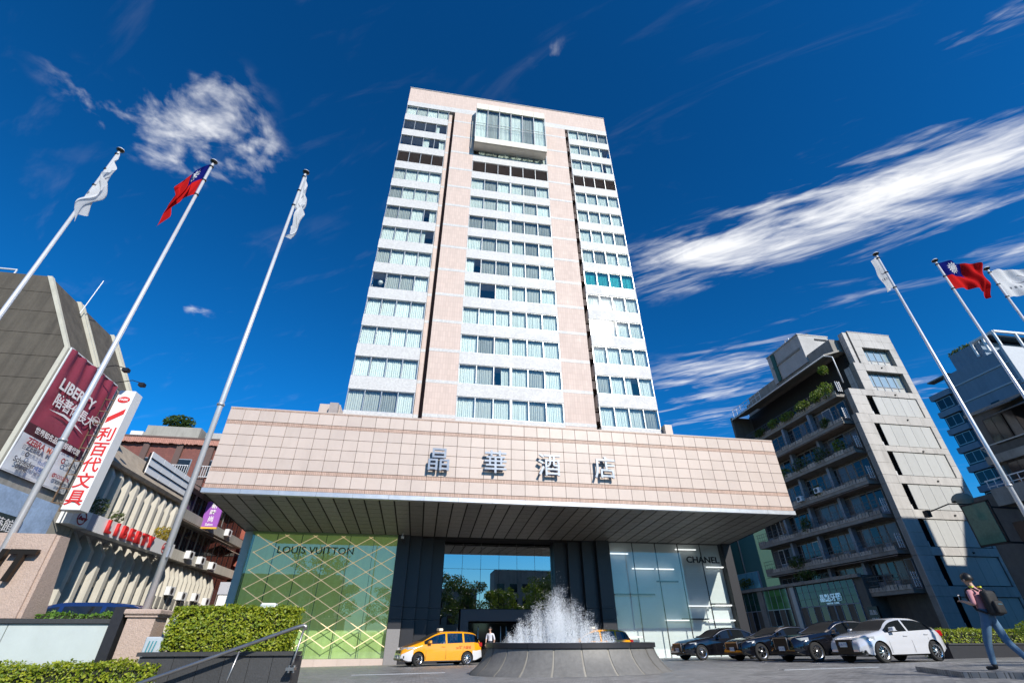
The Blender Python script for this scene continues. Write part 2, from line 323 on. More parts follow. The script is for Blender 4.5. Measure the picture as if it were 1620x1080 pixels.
for k in range(5):
    mb = MB(); mb.box(-3.4, 3.6+k*.32, -.60, 34, 3.6+(k+1)*.32+.02, -.50+.17*(k+1)); o = mb.build('stair_step', BLACKSTONE, kind='structure')
WPAINT = pm('white_road_paint', (.6,.6,.58), .7, var=.2, scale=6)
YPAINT = pm('yellow_road_paint', (.55,.5,.30), .7, var=.25, scale=6)
mb = MB()
for (xa, ya, xb, yb, w) in ((-9.5, 33.9, 1.5, 33.9, .12), (-7.6, 28.2, -3.3, 32.6, .10)):
    d = Vector((xb-xa, yb-ya)).normalized(); n = Vector((-d.y, d.x))*w/2; n2 = n
    pts = [(xa+n.x, ya+n.y), (xa-n.x, ya-n.y), (xb-n.x, yb-n.y), (xb+n.x, yb+n.y)]
    mb.add([(x, y, gz(x, y)+.004) for x, y in pts], [(0,1,2,3)])
mb.build('forecourt_marking', YPAINT, kind='structure')
mb = MB()
for x0, x1, y0, y1 in ((10.8, 34, 28.75, 28.95), (18.6, 34, 14.7, 14.85)):
    mb.add([(x, y, gz(x, y)+.004) for x, y in ((x0,y0),(x1,y0),(x1,y1),(x0,y1))], [(0,1,2,3)])
mb.build('parking_marking', WPAINT, kind='structure')

# ---------------------------------------------------------------- hotel
HO = thing('hotel', 'tall pink and white tiled hotel tower with broad canopy over its entrance', 'hotel', (5.5, 36, -.2), world=True)
TS = 38/45
def tx(x): return x*TS
def tz(z): return 1.15+(z-1.15)*TS
TY = 38.0
XL0, XL1, XP0, XM0, XM1, XP1, XR0, XR1 = tx(-9.5), tx(-2.67), tx(-1.72), tx(1.65), tx(13.4), tx(16.9), tx(17.43), tx(24.4)
ZTOP, ZB1, ZB0 = tz(79.5), tz(75.67), tz(74.45)
ROW0, PITCH, WH = tz(72.06), tz(72.06)-tz(68.10), 2.03
# pink mass
mb = MB(); mb.box(XL0+.6, TY+1.3, 8, XR1-.6, TY+20, ZTOP-.3); mb.build('tower_core', PINKTILE, HO)
mb = MB(); mb.box(XL0, TY, ZB1, XR1, TY+20.2, ZTOP); mb.build('parapet', PINKTILE, HO)
mb = MB(); mb.box(XL0-.05, TY-.06, ZTOP, XR1+.05, TY+20.25, ZTOP+.12); mb.build('coping', CONC, HO)
mb = MB(); mb.box(XL0, TY-.004, ZB0, XR1, TY+20.2, ZB1-.003); mb.build('white_band', WHITETILE, HO)
mb = MB(); mb.box(XP0, TY, 8, XM0, TY+1.3, ZB0-.003); mb.build('pier', PINKTILE, HO)
mb = MB(); mb.box(XM1, TY, 8, XP1, TY+1.3, ZB0-.003); mb.build('pier', PINKTILE, HO)
mb = MB(); mb.box(XL1+.02, TY+.35, 8, tx(-2.16), TY+1.3, ZB0-.003); mb.build('pier', PINKTILE, HO)
SLOT = pm('brown_recess', (.07,.045,.04), .7, var=.2)
mb = MB(); mb.box(tx(-2.16), TY+1.1, 8, XP0, TY+1.3, ZB0-.003); mb.build('recess', SLOT, HO)
mb = MB(); mb.box(XP1, TY+1.1, 8, XR0+.3, TY+1.3, ZB0-.003); mb.build('recess', SLOT, HO)
for k in range(15):
    z = ROW0-PITCH*k+.02
    if k == 14: z = 17.0
    for a, b, yo in ((XP0, XM0, 0), (XM1, XP1, 0), (XL1+.02, tx(-2.16), .35)):
        mb = MB(); mb.box(a-.004, TY+yo-.012, z-.20, b+.004, TY+yo+.2, z+.12); mb.build('white_strip', WHITETILE, HO)
# small dark brackets in the right-hand recess
for k in range(14):
    z = ROW0-PITCH*k
    mb = MB(); mb.box(XP1+.03, TY+.15, z+.5, XR0-.03, TY+.75, z+1.35); mb.box(XP1+.08, TY+.1, z+1.5, XR0-.1, TY+.6, z+1.58); mb.build('recess_vent', SLOT, HO)
# curtain and pane meshes shared by every bay of the same width
def curtain_mesh(w, h, cover, mat, seed):
    r = random.Random(seed); mb = MB(); n = max(6, int(w*cover[1]/.085)); xs0, xs1 = w*cover[0], w*(cover[0]+cover[1]); vs = []
    for i in range(n+1):
        x = xs0+(xs1-xs0)*i/n; y = (.09 if i % 2 else -.09)*r.uniform(.3, 1.1); sway = r.uniform(-.02, .02)
        vs += [(x, y, .03), (x+sway, y*.7, h-.03)]
    mb.add(vs, [(2*i, 2*i+2, 2*i+3, 2*i+1) for i in range(n)]); return mb.mesh('curtain', mat)
TEALG = glass('teal_tinted_glass', (.25,.72,.72), .12, .03, .02, .9)
def bay_kit(w, h):
    kit = {}; mb = MB(); mb.box(.0, 0, 0, w, .012, h); kit['pane'] = mb.mesh('pane', TGLASS); kit['teal'] = mb.mesh('pane', TEALG)
    kit['full'] = [curtain_mesh(w, h, (0, 1), CURT, s) for s in range(4)]
    kit['grey'] = [curtain_mesh(w, h, (0, 1), CURTG, s+9) for s in range(2)]
    kit['part'] = [curtain_mesh(w, h, (0, .55), CURT, 21), curtain_mesh(w, h, (.45, .55), CURT, 22), curtain_mesh(w, h, (.0, .3), CURT, 23)]
    mb = MB(); nl = 15
    for i in range(nl):
        z = h*(i+.5)/nl; mb.prism([(.0, z-.05), (.02, z-.05), (.10, z+.03), (.08, z+.03)], 'x', .02, w-.02)
    mb.box(.0, .11, 0, w, .14, h); kit['louvre'] = mb.mesh('louvre', LOUV); return kit
_kits = {}
def window_row(x0, x1, z0, h, n, kinds, label=None, side=0, gapmid=False, gm=None):
    """one ribbon window: dark room behind, frame, panes, curtains"""
    w = (x1-x0-.10)/n; key = (round(w, 3), round(h, 2))
    if key not in _kits: _kits[key] = bay_kit(w-.07, h-.10)
    K = _kits[key]
    fr = MB(); y = TY+.10
    fr.box(x0, y-.05, z0, x1, y+.10, z0+.05); fr.box(x0, y-.05, z0+h-.05, x1, y+.10, z0+h)
    for i in range(n+1):
        xm = x0+.05+w*i; ww = .035 if not (gapmid and i == n//2) else .10
        fr.box(xm-ww, y-.055, z0+.05, xm+ww, y+.11, z0+h-.05)
    win = fr.build('window', FRAME, HO, label=label)
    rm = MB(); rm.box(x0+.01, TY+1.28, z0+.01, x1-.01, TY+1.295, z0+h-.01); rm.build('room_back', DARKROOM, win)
    for i in range(n):
        xm = x0+.05+w*i+.035; kd = kinds[i]
        if kd == 'L': obj('louvre', K['louvre'], win, (xm, y, z0+.05)); continue
        obj('pane', K['teal'] if gm else K['pane'], win, (xm, y+.02, z0+.05))
        if kd == 'F' and rnd.random() < .06: kd = rnd.choice('122G3')
        if kd == 'F': obj('curtain', rnd.choice(K['full']), win, (xm, y+.28, z0+.05))
        elif kd == 'G': obj('curtain', rnd.choice(K['grey']), win, (xm, y+.28, z0+.05))
        elif kd in '123': obj('curtain', K['part'][int(kd)-1], win, (xm, y+.28, z0+.05))
    if side:
        xs = x0 if side < 0 else x1
        mb = MB(); mb.box(min(xs, xs-side*.02), TY+.22, z0+.05, max(xs, xs-side*.02), TY+1.25, z0+h-.05); mb.build('pane', TGLASS, win)
        mb = MB(); mb.box(min(xs, xs-side*.05), TY+1.18, z0, max(xs, xs-side*.05), TY+1.30, z0+h); mb.build('corner_post', FRAME, win)
    return win
LK = ['FGFF', '0003', '0012', 'LLLL', 'GFFF', 'GFFF', 'FGFF', 'FFFF', 'GFFF', '0GGF', 'FFFF', 'FFFF', 'FFFF', 'GGGF']
RK = ['FFGG', 'FGFF', 'FFFF', 'LLLL', 'FFFF', 'FFFF', 'FFFG', 'FFFF', 'FFFF', 'FFFF', 'FFFF', 'FFFF', 'GFFF', 'FFFG']
MK = ['', '', 'FGFFGF', 'LLLLLL', 'FGFFGF', 'FGFFGF', 'GGFGGG', 'FGGFGF', '1GGFGF', 'F0FFGF', 'FFFFFF', 'FGFFFF', 'FGFFGF', 'FGFFGF']
for k in range(14):
    z = ROW0-PITCH*k
    window_row(XL0, XL1, z, WH, 4, LK[k], side=-1); window_row(XR0, XR1, z, WH, 4, RK[k], side=1, gm=(k == 8), label='teal tinted ribbon window' if k == 8 else None)
    mb = MB(); mb.box(XL0, TY, z+WH-PITCH+.002, XL1, TY+1.3, z-.002); mb.build('spandrel', WHITETILE, HO)
    mb = MB(); mb.box(XR0, TY, z+WH-PITCH+.002, XR1, TY+1.3, z-.002); mb.build('spandrel', WHITETILE, HO)
    if k >= 2: window_row(XM0, XM1, z, WH, 6, MK[k], gapmid=True); mb = MB(); mb.box(XM0, TY+.002, z+WH-PITCH+.002, XM1, TY+1.3, z-.002); mb.build('spandrel', WHITETILE, HO)
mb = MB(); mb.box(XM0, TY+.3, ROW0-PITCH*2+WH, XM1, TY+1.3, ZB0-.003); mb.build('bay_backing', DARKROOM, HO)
# balls / lamps in two rooms
for x, k in ((XL0+.75, 2), (XL0+.9, 9)):
    mb = MB(); mb.lathe([(.02, -.26), (.2, -.17), (.26, 0), (.2, .17), (.02, .26)], 14); mb.build('paper_lantern', WHITEWALL, HO, True, (x, TY+.6, ROW0-PITCH*k+(.45 if k == 2 else 1.1)))
# projecting glass bay under the parapet
BX0, BX1, BY = tx(1.75)*.965, tx(13.45)*.968, 36.75
bz = lambda z: 1.15+(z-1.15)*(36.75/45)
B0, B1, B2, B3 = bz(67.3), bz(68.6), bz(76.4), bz(77.9)
bay = MB().box(BX0-.03, BY-.03, B0+.02, BX1+.03, TY, B0+.06).build('bay_window', CREAM, HO, label='projecting cream framed glass bay below the roof')
nb = 6; bw = (BX1-BX0)/nb
for i in range(nb):
    for za, zb in ((B0, B1), (B2, B3)):
        mb = MB(); mb.box(BX0+bw*i+.012, BY-.12, za+.0, BX0+bw*(i+1)-.012, BY+.05, zb); mb.build('cream_panel', CREAM, bay)
    mb = MB(); mb.box(BX0+bw*i+.012, BY+.06, B0-.05, BX0+bw*(i+1)-.012, TY-.01, B0); mb.build('soffit_panel', CREAM, bay)
    mb = MB(); mb.box(BX0+bw*i+.05, BY, B1, BX0+bw*(i+1)-.05, BY+.015, B2); mb.build('pane', TGLASS, bay)
    o = obj('curtain', curtain_mesh(bw-.1, B2-B1, (0, 1), CURT if i in (0, 2, 3, 5) else CURTG, 40+i), bay, (BX0+bw*i+.05, BY+.35, B1))
fr = MB()
for i in range(nb+1): fr.box(BX0+bw*i-.05, BY-.06, B1, BX0+bw*i+.05, BY+.06, B2)
fr.box(BX0, BY-.03, B1+(B2-B1)*.42, BX1, BY+.03, B1+(B2-B1)*.42+.06); fr.box(BX0, BY-.03, B1+(B2-B1)*.50, BX1, BY+.03, B1+(B2-B1)*.50+.04); fr.build('bay_frame', FRAME, bay)
for xs, s in ((BX0, -1), (BX1, 1)):
    mb = MB(); mb.box(min(xs, xs-s*.02), BY+.06, B1, max(xs, xs-s*.02), TY, B2); mb.build('side_pane', TGLASS, bay)
    mb = MB(); mb.box(min(xs, xs-s*.2), BY+.06, B2, max(xs, xs-s*.2), TY, B3); mb.box(min(xs, xs-s*.2), BY+.06, B0+.07, max(xs, xs-s*.2), TY, B1); mb.build('side_panel', CREAM, bay)
mb = MB(); mb.box(BX0+.2, BY+.06, B3-.1, BX1-.2, TY, B3-.02); mb.build('bay_roof', CREAM, bay)
# roof bits
for x in (tx(-8.5), tx(23.4)):
    mb = MB(); mb.lathe([(.08, 0), (.08, .35), (.16, .36), (.16, .6), (.03, .7)], 10); mb.build('warning_lamp', WHITEWALL, HO, loc=(x, TY+.5, ZTOP+.12))

# ---- podium and canopy
CX0, CX1, CY, CZ0, CZ1 = -12.35, 23.42, 28.0, 8.17, 12.96
mb = MB(); mb.box(CX0+.6, 41.5, -1.5, CX1-.5, 58, 12.6); mb.box(CX0+.6, 37.02, 7.75, CX1-.5, 41.5, 12.6); mb.box(CX0+.6, 36.6, -1.5, -2.2, 41.5, 7.75); mb.box(13.5, 36.6, -1.5, CX1-.5, 41.5, 7.75); mb.build('podium', CONC, HO)
mb = MB(); mb.box(CX0+.06, CY+.06, CZ0, CX1-.06, 37, CZ1-.04); can = mb.build('canopy', JOINT, HO, label='deep canopy faced with square pink stone panels')
ncol = 42; tw = (CX1-CX0)/ncol; G = .010
rows = [(12.84, 12.14), (11.92, 11.27), (11.27, 10.62), (10.62, 9.97), (9.97, 9.32), (9.10, 8.40)]
tile = {}
for zt, zb in rows:
    h = round(zt-zb-2*G, 3)
    if h not in tile: tile[h] = bevel_mesh(MB().box(-tw/2+G, -.05, -h/2, tw/2-G, .015, h/2).mesh('stone_panel', STONE), .008)
    for i in range(ncol): obj('stone_panel', tile[h], can, (CX0+tw*(i+.5), CY+.045, (zt+zb)/2))
for zt, zb in ((CZ1, 12.84), (12.14, 11.92), (9.32, 9.10), (8.40, CZ0)):
    mb = MB()
    for i in range(ncol): mb.box(CX0+tw*i+G*.7, CY+.012, zb+.012, CX0+tw*(i+1)-G*.7, CY+.06, zt-.012)
    mb.build('stone_band', STONEBAND, can)
mb = MB(); mb.box(CX0, CY-.005, CZ1-.04, CX1, CY+.6, CZ1+.02); mb.build('canopy_coping', STONE, can)
nt_ = 18; w_ = (CX1-CX0+.1)/nt_
for i in range(nt_):
    mb = MB(); x0 = CX0-.05+w_*i
    mb.prism([(CY-.03, 7.92), (CY+.28, 7.915), (CY+.28, 8.16), (CY-.03, 8.16)], 'x', x0+.006, x0+w_-.006); mb.build('steel_trim', STEEL, can)
def sof(y): return 7.95-(y-28)*.066
mb = MB(); mb.prism([(CY+.28, sof(28.28)+.04), (37, sof(37)+.04), (37, CZ0+.5), (CY+.28, CZ0+.5)], 'x', CX0+.02, CX1-.02); mb.build('soffit_backing', SOFFITGAP, can)
for i in range(ncol):
    mb = MB(); x0, x1 = CX0+tw*i+.045, CX0+tw*(i+1)-.045
    for j in range(9):
        ya, yb = 28.33+j*.87, 28.33+(j+1)*.87-.035
        mb.add([(x0,ya,sof(ya)),(x1,ya,sof(ya)),(x1,yb,sof(yb)),(x0,yb,sof(yb)),(x0,ya,sof(ya)+.03),(x1,ya,sof(ya)+.03),(x1,yb,sof(yb)+.03),(x0,yb,sof(yb)+.03)], [(0,3,2,1),(0,1,5,4),(1,2,6,5),(2,3,7,6),(3,0,4,7)])
    mb.build('soffit_strip', SOFFIT, can)
for xs in (CX0, CX1-.06):                                # end faces
    mb = MB(); mb.box(xs, CY+.1, CZ0, xs+.06, 36.9, CZ1-.05); mb.build('canopy_end', STONE, can)
    mb = MB(); mb.add([(xs+dx, y, z) for dx in (0, .06) for y, z in ((CY+.28, sof(28.28)-.02), (36.9, sof(36.9)-.02), (36.9, CZ0), (CY+.28, CZ0))], [(3,2,1,0),(4,5,6,7),(0,1,5,4),(1,2,6,5),(2,3,7,6),(3,0,4,7)]); mb.build('canopy_end_trim', SOFFITGAP, can)
# rooftop box left of the tower, behind the canopy edge
mb = MB(); mb.box(-9.6, 36.5, 12.6, -8.0, 40, 17.3); mb.build('plant_room', STONE, HO)
mb = MB(); mb.box(-8.7, 35.9, 14.0, -8.05, 36.45, 17.2); mb.build('plant_louvre', LOUV, HO)
mb = MB(); mb.box(20.7, 37.5, 12.6, 21.4, 42, 17.9); mb.build('plant_room', STONE, HO)

# ---- shop front behind the gold lattice
FY = 36.0
ZT = 7.40
LX0, LX1 = -11.75, -2.12
shop = MB().box(LX0, FY-.05, -.6, LX1, FY+.55, .18).build('shop_window', STONE, HO, label='green glazed shop window behind a gold diamond lattice')
for i in range(7):
    a, b = LX0+(LX1-LX0)*i/7, LX0+(LX1-LX0)*(i+1)/7
    MB().box(a+.01, FY-.075, -.6, b-.01, FY-.05, .175).build('base_stone', STONE, shop)
npan = 6; pw = (LX1-LX0)/npan
for i in range(npan):
    MB().box(LX0+pw*i+.012, FY, .19, LX0+pw*(i+1)-.012, FY+.02, ZT).build('pane', SGLASS, shop)
mb = MB()
for i in range(npan+1): mb.box(LX0+pw*i-.012, FY+.03, .19, LX0+pw*i+.012, FY+.16, ZT)
mb.build('glass_fin', pm('green_glass_fin', (.10,.18,.13), .15, var=0), shop)
MB().box(LX0, FY+.48, .19, LX1, FY+.52, ZT).build('glowing_backing', GREENGLOW, shop)
MB().box(LX0-.02, FY-.02, ZT-.09, LX1, FY+.3, ZT+.04).build('head_frame', pm('green_head_frame', (.25,.38,.16), .4), shop)
# lattice bars: both diagonals clipped to the window
dw, dh = 1.86, 1.07
LZ0, LZ1 = .75, ZT-.15
def clip(c, s):
    """bar on the line (x-c)*dh/dw*s = z, clipped"""
    pts = []
    k = s*dh/dw
    for x in (LX0+.35, LX1-.03):
        z = LZ0+(x-c)*k
        if LZ0-1e-6 <= z <= LZ1+1e-6: pts.append((x, z))
    for z in (LZ0, LZ1):
        x = c+(z-LZ0)/k
        if LX0+.35 < x < LX1-.03: pts.append((x, z))
    return sorted(pts)[:2] if len(pts) >= 2 else None
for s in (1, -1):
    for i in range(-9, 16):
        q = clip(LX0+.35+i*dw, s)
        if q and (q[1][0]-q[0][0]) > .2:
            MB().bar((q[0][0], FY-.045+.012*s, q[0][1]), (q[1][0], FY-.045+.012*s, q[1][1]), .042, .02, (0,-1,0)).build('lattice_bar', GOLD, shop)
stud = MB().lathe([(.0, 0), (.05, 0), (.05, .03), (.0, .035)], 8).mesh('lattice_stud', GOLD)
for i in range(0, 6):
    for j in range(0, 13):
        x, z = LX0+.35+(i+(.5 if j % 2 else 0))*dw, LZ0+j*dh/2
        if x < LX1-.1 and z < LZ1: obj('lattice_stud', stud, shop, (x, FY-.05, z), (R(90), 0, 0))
text('shop_letters', 'LOUIS VUITTON', .62, .03, BLACKP, shop, (-7.45, FY-.10, 6.27), sx=1.10)
# dark side of the shop, left
MB().box(CX0+.05, FY+.1, -.6, LX0-.06, FY+.6, ZT+.1).build('side_frame', pm('pale_glass_edge', (.40,.50,.46), .4, 0), HO)
MB().box(CX0+.05, FY+.62, -.6, CX0+.58, 50, ZT+3).build('side_glazing', pm('dark_side_glazing', (.02,.035,.04), .08, var=.1), HO)
# stepped black columns either side of the entrance
def column(x0, x1, y, zlit=None):
    for za, zb in ((-.6, 2.30), (2.31, 3.0), (3.01, 7.6)):
        MB().box(x0+.006, y, za+.004, x1-.006, y+.9, zb-.004).build('stone_cladding', BLACKSTONE, HO)
for i in range(4):
    column(-2.10+i*.84, -2.10+(i+1)*.84, FY-.1+i*.45); column(13.42-(i+1)*.98, 13.42-i*.98, FY-.1+i*.45)
MB().box(-2.11, FY-.13, -.6, -1.27, FY-.105, 1.75).build('grey_base', GREYSTONE, HO)
# lobby glazing
EX0, EX1, EY = 1.28, 9.50, 37.9
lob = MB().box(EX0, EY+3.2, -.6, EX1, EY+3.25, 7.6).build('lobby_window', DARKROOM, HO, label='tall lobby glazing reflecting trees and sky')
for i in range(6):
    a, b = EX0+(EX1-EX0)*i/6, EX0+(EX1-EX0)*(i+1)/6
    MB().box(a+.012, EY, 3.0, b-.012, EY+.02, 5.55).build('pane', DGLASS, lob); MB().box(a+.012, EY, 5.57, b-.012, EY+.02, 7.35).build('pane', DGLASS, lob)
MB().box(EX0, EY-.0, -.2, EX0+1.3, EY+.02, 2.97).build('pane', DGLASS, lob)
mb = MB(); mb.box(EX0+1.4, EY-.5, -.5, EX0+1.95, EY+.5, 2.95); mb.box(EX1-.9, EY-.5, -.5, EX1-.3, EY+.5, 2.95); mb.box(EX0+1.95, EY-.5, 2.25, EX1-.9, EY+.5, 2.95); mb.build('entrance_portal', pm('dark_grey_portal', (.045,.045,.055), .4), HO)
MB().box(EX0, EY+.03, 7.35, EX1, EY+.5, 7.7).build('lobby_head', BLACKSTONE, HO)
MB().box(EX0+1.95, EY+2.2, -.5, EX1-.9, EY+2.3, 2.25).build('inner_door', pm('inner_door_glass', (.012,.014,.014), .05, var=0), HO)
for x in (4.0, 5.6, 6.0, 7.4):
    MB().tube([(x, EY+.35, .55), (x, EY+.25, .6), (x, EY+.25, 1.9), (x, EY+.35, 1.95)], .03, 8).build('door_handle', STEEL, HO, True)
# pale shop front, right
PX0, PX1 = 13.48, 22.70
sh2 = MB().box(PX0, FY-.03, -.6, PX1, FY+.6, .02).build('shop_window', WHITEWALL, HO, label='pale glazed shop window with white light strips')
npan = 5; pw = (PX1-PX0)/npan
nz = 7; ph = (ZT-.03)/nz
pane = MB().box(.01, 0, .006, pw-.01, .02, ph-.006).mesh('pane', CGLASS)
for i in range(npan):
    for j in range(nz): obj('pane', pane, sh2, (PX0+pw*i, FY, .03+ph*j))
MB().box(PX0, FY+.55, .02, PX1, FY+.6, ZT).build('display_wall', WHITEWALL, sh2)
mb = MB()
for i in range(npan+1): mb.box(PX0+pw*i-.022, FY+.03, .02, PX0+pw*i+.022, FY+.12, ZT)
mb.build('glass_fin', BLACKSTONE, sh2)
for x0, x1, z in ((18.9, 20.6, 6.95), (15.2, 16.9, 5.55), (17.1, 18.5, 5.55), (21.2, 22.6, 5.75), (13.6, 15.0, 6.55), (19.2, 21.0, 3.15), (21.3, 22.6, 3.2), (17.2, 19.0, 2.25), (20.5, 22.6, 2.25), (13.7, 15.3, 1.25)):
    MB().box(x0, FY+.18, z, x1, FY+.30, z+.075).build('light_strip', LAMPW, sh2)
for x0, x1, z in ((17.0, 18.7, 4.72), (13.6, 16.7, 3.85), (18.5, 20.6, 2.32), (21.0, 22.6, 3.28)):
    MB().box(x0, FY+.2, z, x1, FY+.32, z+.09).build('dark_strip', BLACKSTONE, sh2)
text('shop_letters', 'CHANEL', .60, .04, BLACKP, sh2, (20.85, FY-.06, 6.22), bold=.016, sx=1.16)
MB().box(PX1, FY-.12, -.6, CX1-.02, FY+.75, ZT+.3).build('side_column', BLACKSTONE, HO)
# security cameras under the canopy
DARKM = pm('dark_metal', (.03,.03,.033), .45, .5)
WMET = pm('white_metal', (.72,.73,.75), .35, var=.05)
for x in (-1.95, ):
    t = thing('security_camera', 'white dome security camera under the canopy by the gold lattice', 'camera', (x+.2, 34.9, 7.0))
    MB().lathe([(.0, -.02), (.09, 0), (.11, .1), (.11, .18), (.0, .2)], 12).build('dome', WMET, t, True); MB().lathe([(.0, -.14), (.06, -.12), (.09, -.03), (.09, 0), (0, 0)], 12).build('lens_dome', BLACKP, t, True)
    MB().tube([(0, 0, .2), (0, 0, .34), (0, .3, .42)], .03).build('arm', WMET, t)
# canopy sign
SIGNM = pm('pale_metal_letter', (.30,.32,.35), .32, .5, var=.05)
SG = thing('canopy_sign', 'four raised pale metal characters across the pink canopy', 'sign', (5.7, CY, 10.2), world=True)
for ch, x in zip('晶華酒店', (.22, 3.66, 7.04, 10.66)):
    text('character', ch, 1.5, .14, SIGNM, SG, (x, CY-.30, 10.2), bold=.008)
for x in (.22, 3.66, 7.04, 10.66):
    mb = MB()
    for dx in (-.3, .3):
        for dz in (-.35, .35): mb.tube([(x+dx, CY-.25, 10.2+dz), (x+dx, CY+.02, 10.2+dz)], .018, 6)
    mb.build('stand_off', DARKM, SG)
# ================================================================ left side of the street (facades on X = -20)
BROWNC = pm('weathered_brown_concrete', (.088,.076,.060), .85, var=.18, scale=.8, streak=.45, bump=.25, bscale=12, dirt=.25)
PALEC = pm('pale_concrete_trim', (.50,.48,.40), .8, var=.12, scale=1.2, streak=.1)
FINC = pm('cream_concrete_fin', (.56,.53,.46), .75, var=.10, scale=1.0, streak=.16, rand=.06)
GREYW = pm('old_grey_render', (.33,.32,.29), .85, var=.15, scale=.8, streak=.2, dirt=.35)
DWIN = pm('dark_window_glass', (.018,.022,.026), .08, var=.15)
MAROON = pm('maroon_banner_cloth', (.26,.035,.065), .55, var=.10, scale=.5)
DMAROON = pm('dark_maroon_print', (.07,.012,.022), .55, var=.08)
BANW = pm('white_banner_cloth', (.66,.68,.72), .55, var=.05, scale=.6)
SIGNW = pm('white_sign_face', (.80,.80,.80), .4, var=.04, scale=.8)
SIGNG = pm('grey_sign_face', (.45,.46,.52), .4, var=.05)
REDP = pm('red_letter', (.60,.03,.03), .45, var=.05)
DREDP = pm('dark_red_print', (.30,.02,.03), .5, var=.05)
WPRINT = pm('white_print', (.78,.76,.76), .5, var=.03)
GPRINT = pm('grey_print', (.06,.065,.08), .5, var=.03)
BPRINT = pm('blue_print', (.10,.16,.36), .5, var=.03)
ORANGEP = pm('orange_print', (.60,.14,.08), .5, var=.03)

LB = thing('concrete_office_building', 'weathered brown concrete office building with sloping roof and cream fins', 'building', (-24, 33, -.3), world=True)
# near gable wall: courses of board-marked concrete, one piece per pour
def gx(z):                                  # outer edge of the gable: upright, then sloping back
    return -20.0 if z <= 14.45 else -20.0-(z-14.45)*(2.95/4.6)
zs = [-.6, 1.6, 3.2, 4.8, 6.4, 8.1, 9.75, 11.1, 12.55, 13.85, 15.2, 16.6, 17.9, 19.05]
for a, b in zip(zs, zs[1:]):
    pts = [(-34, a+.012), (gx(a+.012)-.22, a+.012)]
    if a < 14.45 < b: pts.append((-20.22, 14.45))
    pts += [(gx(b-.012)-.22, b-.012), (-34, b-.012)]
    MB().prism(pts, 'y', 24.9, 25.4).build('concrete_course', BROWNC, LB)
mb = MB(); mb.prism([(-34, -.6), (-20.25, -.6), (-20.25, 14.45), (-23.1, 18.95), (-34, 18.95)], 'y', 25.0, 31.6); mb.build('wall', BROWNC, LB)
mb = MB(); mb.prism([(-20.22, -.6), (-20.0, -.6), (-20.0, 14.45), (-22.95, 19.05), (-23.2, 19.05), (-20.22, 14.5)], 'y', 24.86, 25.08); mb.build('edge_trim', PALEC, LB)
mb = MB()
mb.add([(-20.05, 25.1, 14.45), (-20.05, 31.6, 14.45), (-23.0, 31.6, 19.0), (-23.0, 25.1, 19.0), (-20.35, 25.1, 14.3), (-20.35, 31.6, 14.3), (-23.3, 31.6, 18.85), (-23.3, 25.1, 18.85)], [(0,1,2,3),(7,6,5,4),(0,4,5,1),(1,5,6,2),(2,6,7,3),(3,7,4,0)]); mb.build('sloping_roof', BROWNC, LB)
for y in (27.4, 27.7, 31.2, 31.5):
    mb = MB(); mb.add([(x, yy, z) for yy in (y, y+.14) for x, z in ((-19.8, 14.35), (-22.85, 19.1), (-23.1, 19.1), (-20.05, 14.35))], [(0,1,2,3),(7,6,5,4),(0,4,5,1),(1,5,6,2),(2,6,7,3),(3,7,4,0)]); mb.build('roof_rib', PALEC, LB)
mb = MB(); mb.box(-20.2, 25.1, -.6, -20.02, 31.6, 14.4); mb.build('facade', GREYW, LB)
mb = MB(); mb.tube([(-27, 25.2, 19.05), (-27, 25.2, 19.5), (-25.2, 25.2, 19.5), (-25.2, 25.2, 19.05)], .05); mb.tube([(-24.6, 25.4, 19.05), (-24.6, 25.4, 19.35), (-23.3, 25.4, 19.2)], .04); mb.build('roof_pipe', WMET, LB)
mb = MB(); mb.tube([(-22.2, 27.0, 18.0), (-22.0, 27.0, 20.6)], .025, 6); mb.build('aerial', WMET, LB)
# finned wing
mb = MB(); mb.box(-34, 31.6, -.6, -21.0, 43.6, 11.2); mb.build('wing_wall', GREYW, LB)
mb = MB(); mb.prism([(-20.1, 10.55), (-20.0, 10.75), (-21.9, 12.75), (-34, 12.75), (-34, 12.4), (-22.05, 12.4), (-20.4, 10.55)], 'y', 31.0, 43.6); mb.build('roof_slab', pm('tan_concrete', (.36,.30,.23), .8, var=.15, streak=.2, dirt=.3), LB)
for i in range(11):                                    # upper bent fins
    y = 32.35+i*1.04
    mb = MB(); pr_ = [(-20.95, 7.4), (-20.15, 7.4), (-20.15, 10.05), (-20.75, 11.2), (-21.1, 11.2), (-20.75, 10.2), (-20.95, 10.05)]
    mb.prism([(p[0], p[1]) for p in pr_], 'y', y-.16, y+.16); mb.build('fin', FINC, LB)
    for z in (8.2, 9.55):
        MB().box(-21.0, y+.17, z, -20.55, y+.87, z+.5).build('sill_block', GREYW, LB)
    MB().box(-21.0, y+.18, 8.75, -20.96, y+.86, 9.5).build('pane', DWIN, LB)
for i in range(10):                                    # lower straight fins
    y = 32.0+i*1.25
    mb = MB(); mb.prism([(-20.95, .2), (-20.1, .2), (-20.1, 5.75), (-20.75, 6.6), (-20.95, 6.6)], 'y', y-.17, y+.17); mb.build('fin', FINC, LB)
    for z in (2.2, 4.0):
        MB().box(-21.0, y+.18, z, -20.5, y+1.07, z+.6).build('sill_block', GREYW, LB)
    for z0, z1 in ((2.85, 3.95), (4.65, 6.3), (.4, 2.1)):
        MB().box(-21.0, y+.2, z0, -20.96, y+1.05, z1).build('pane', DWIN, LB)
MB().box(-20.95, 31.62, -.6, -20.0, 31.85, 11).build('pilaster', GREYW, LB); MB().box(-20.95, 43.3, -.6, -20.0, 43.58, 10.6).build('pilaster', FINC, LB)

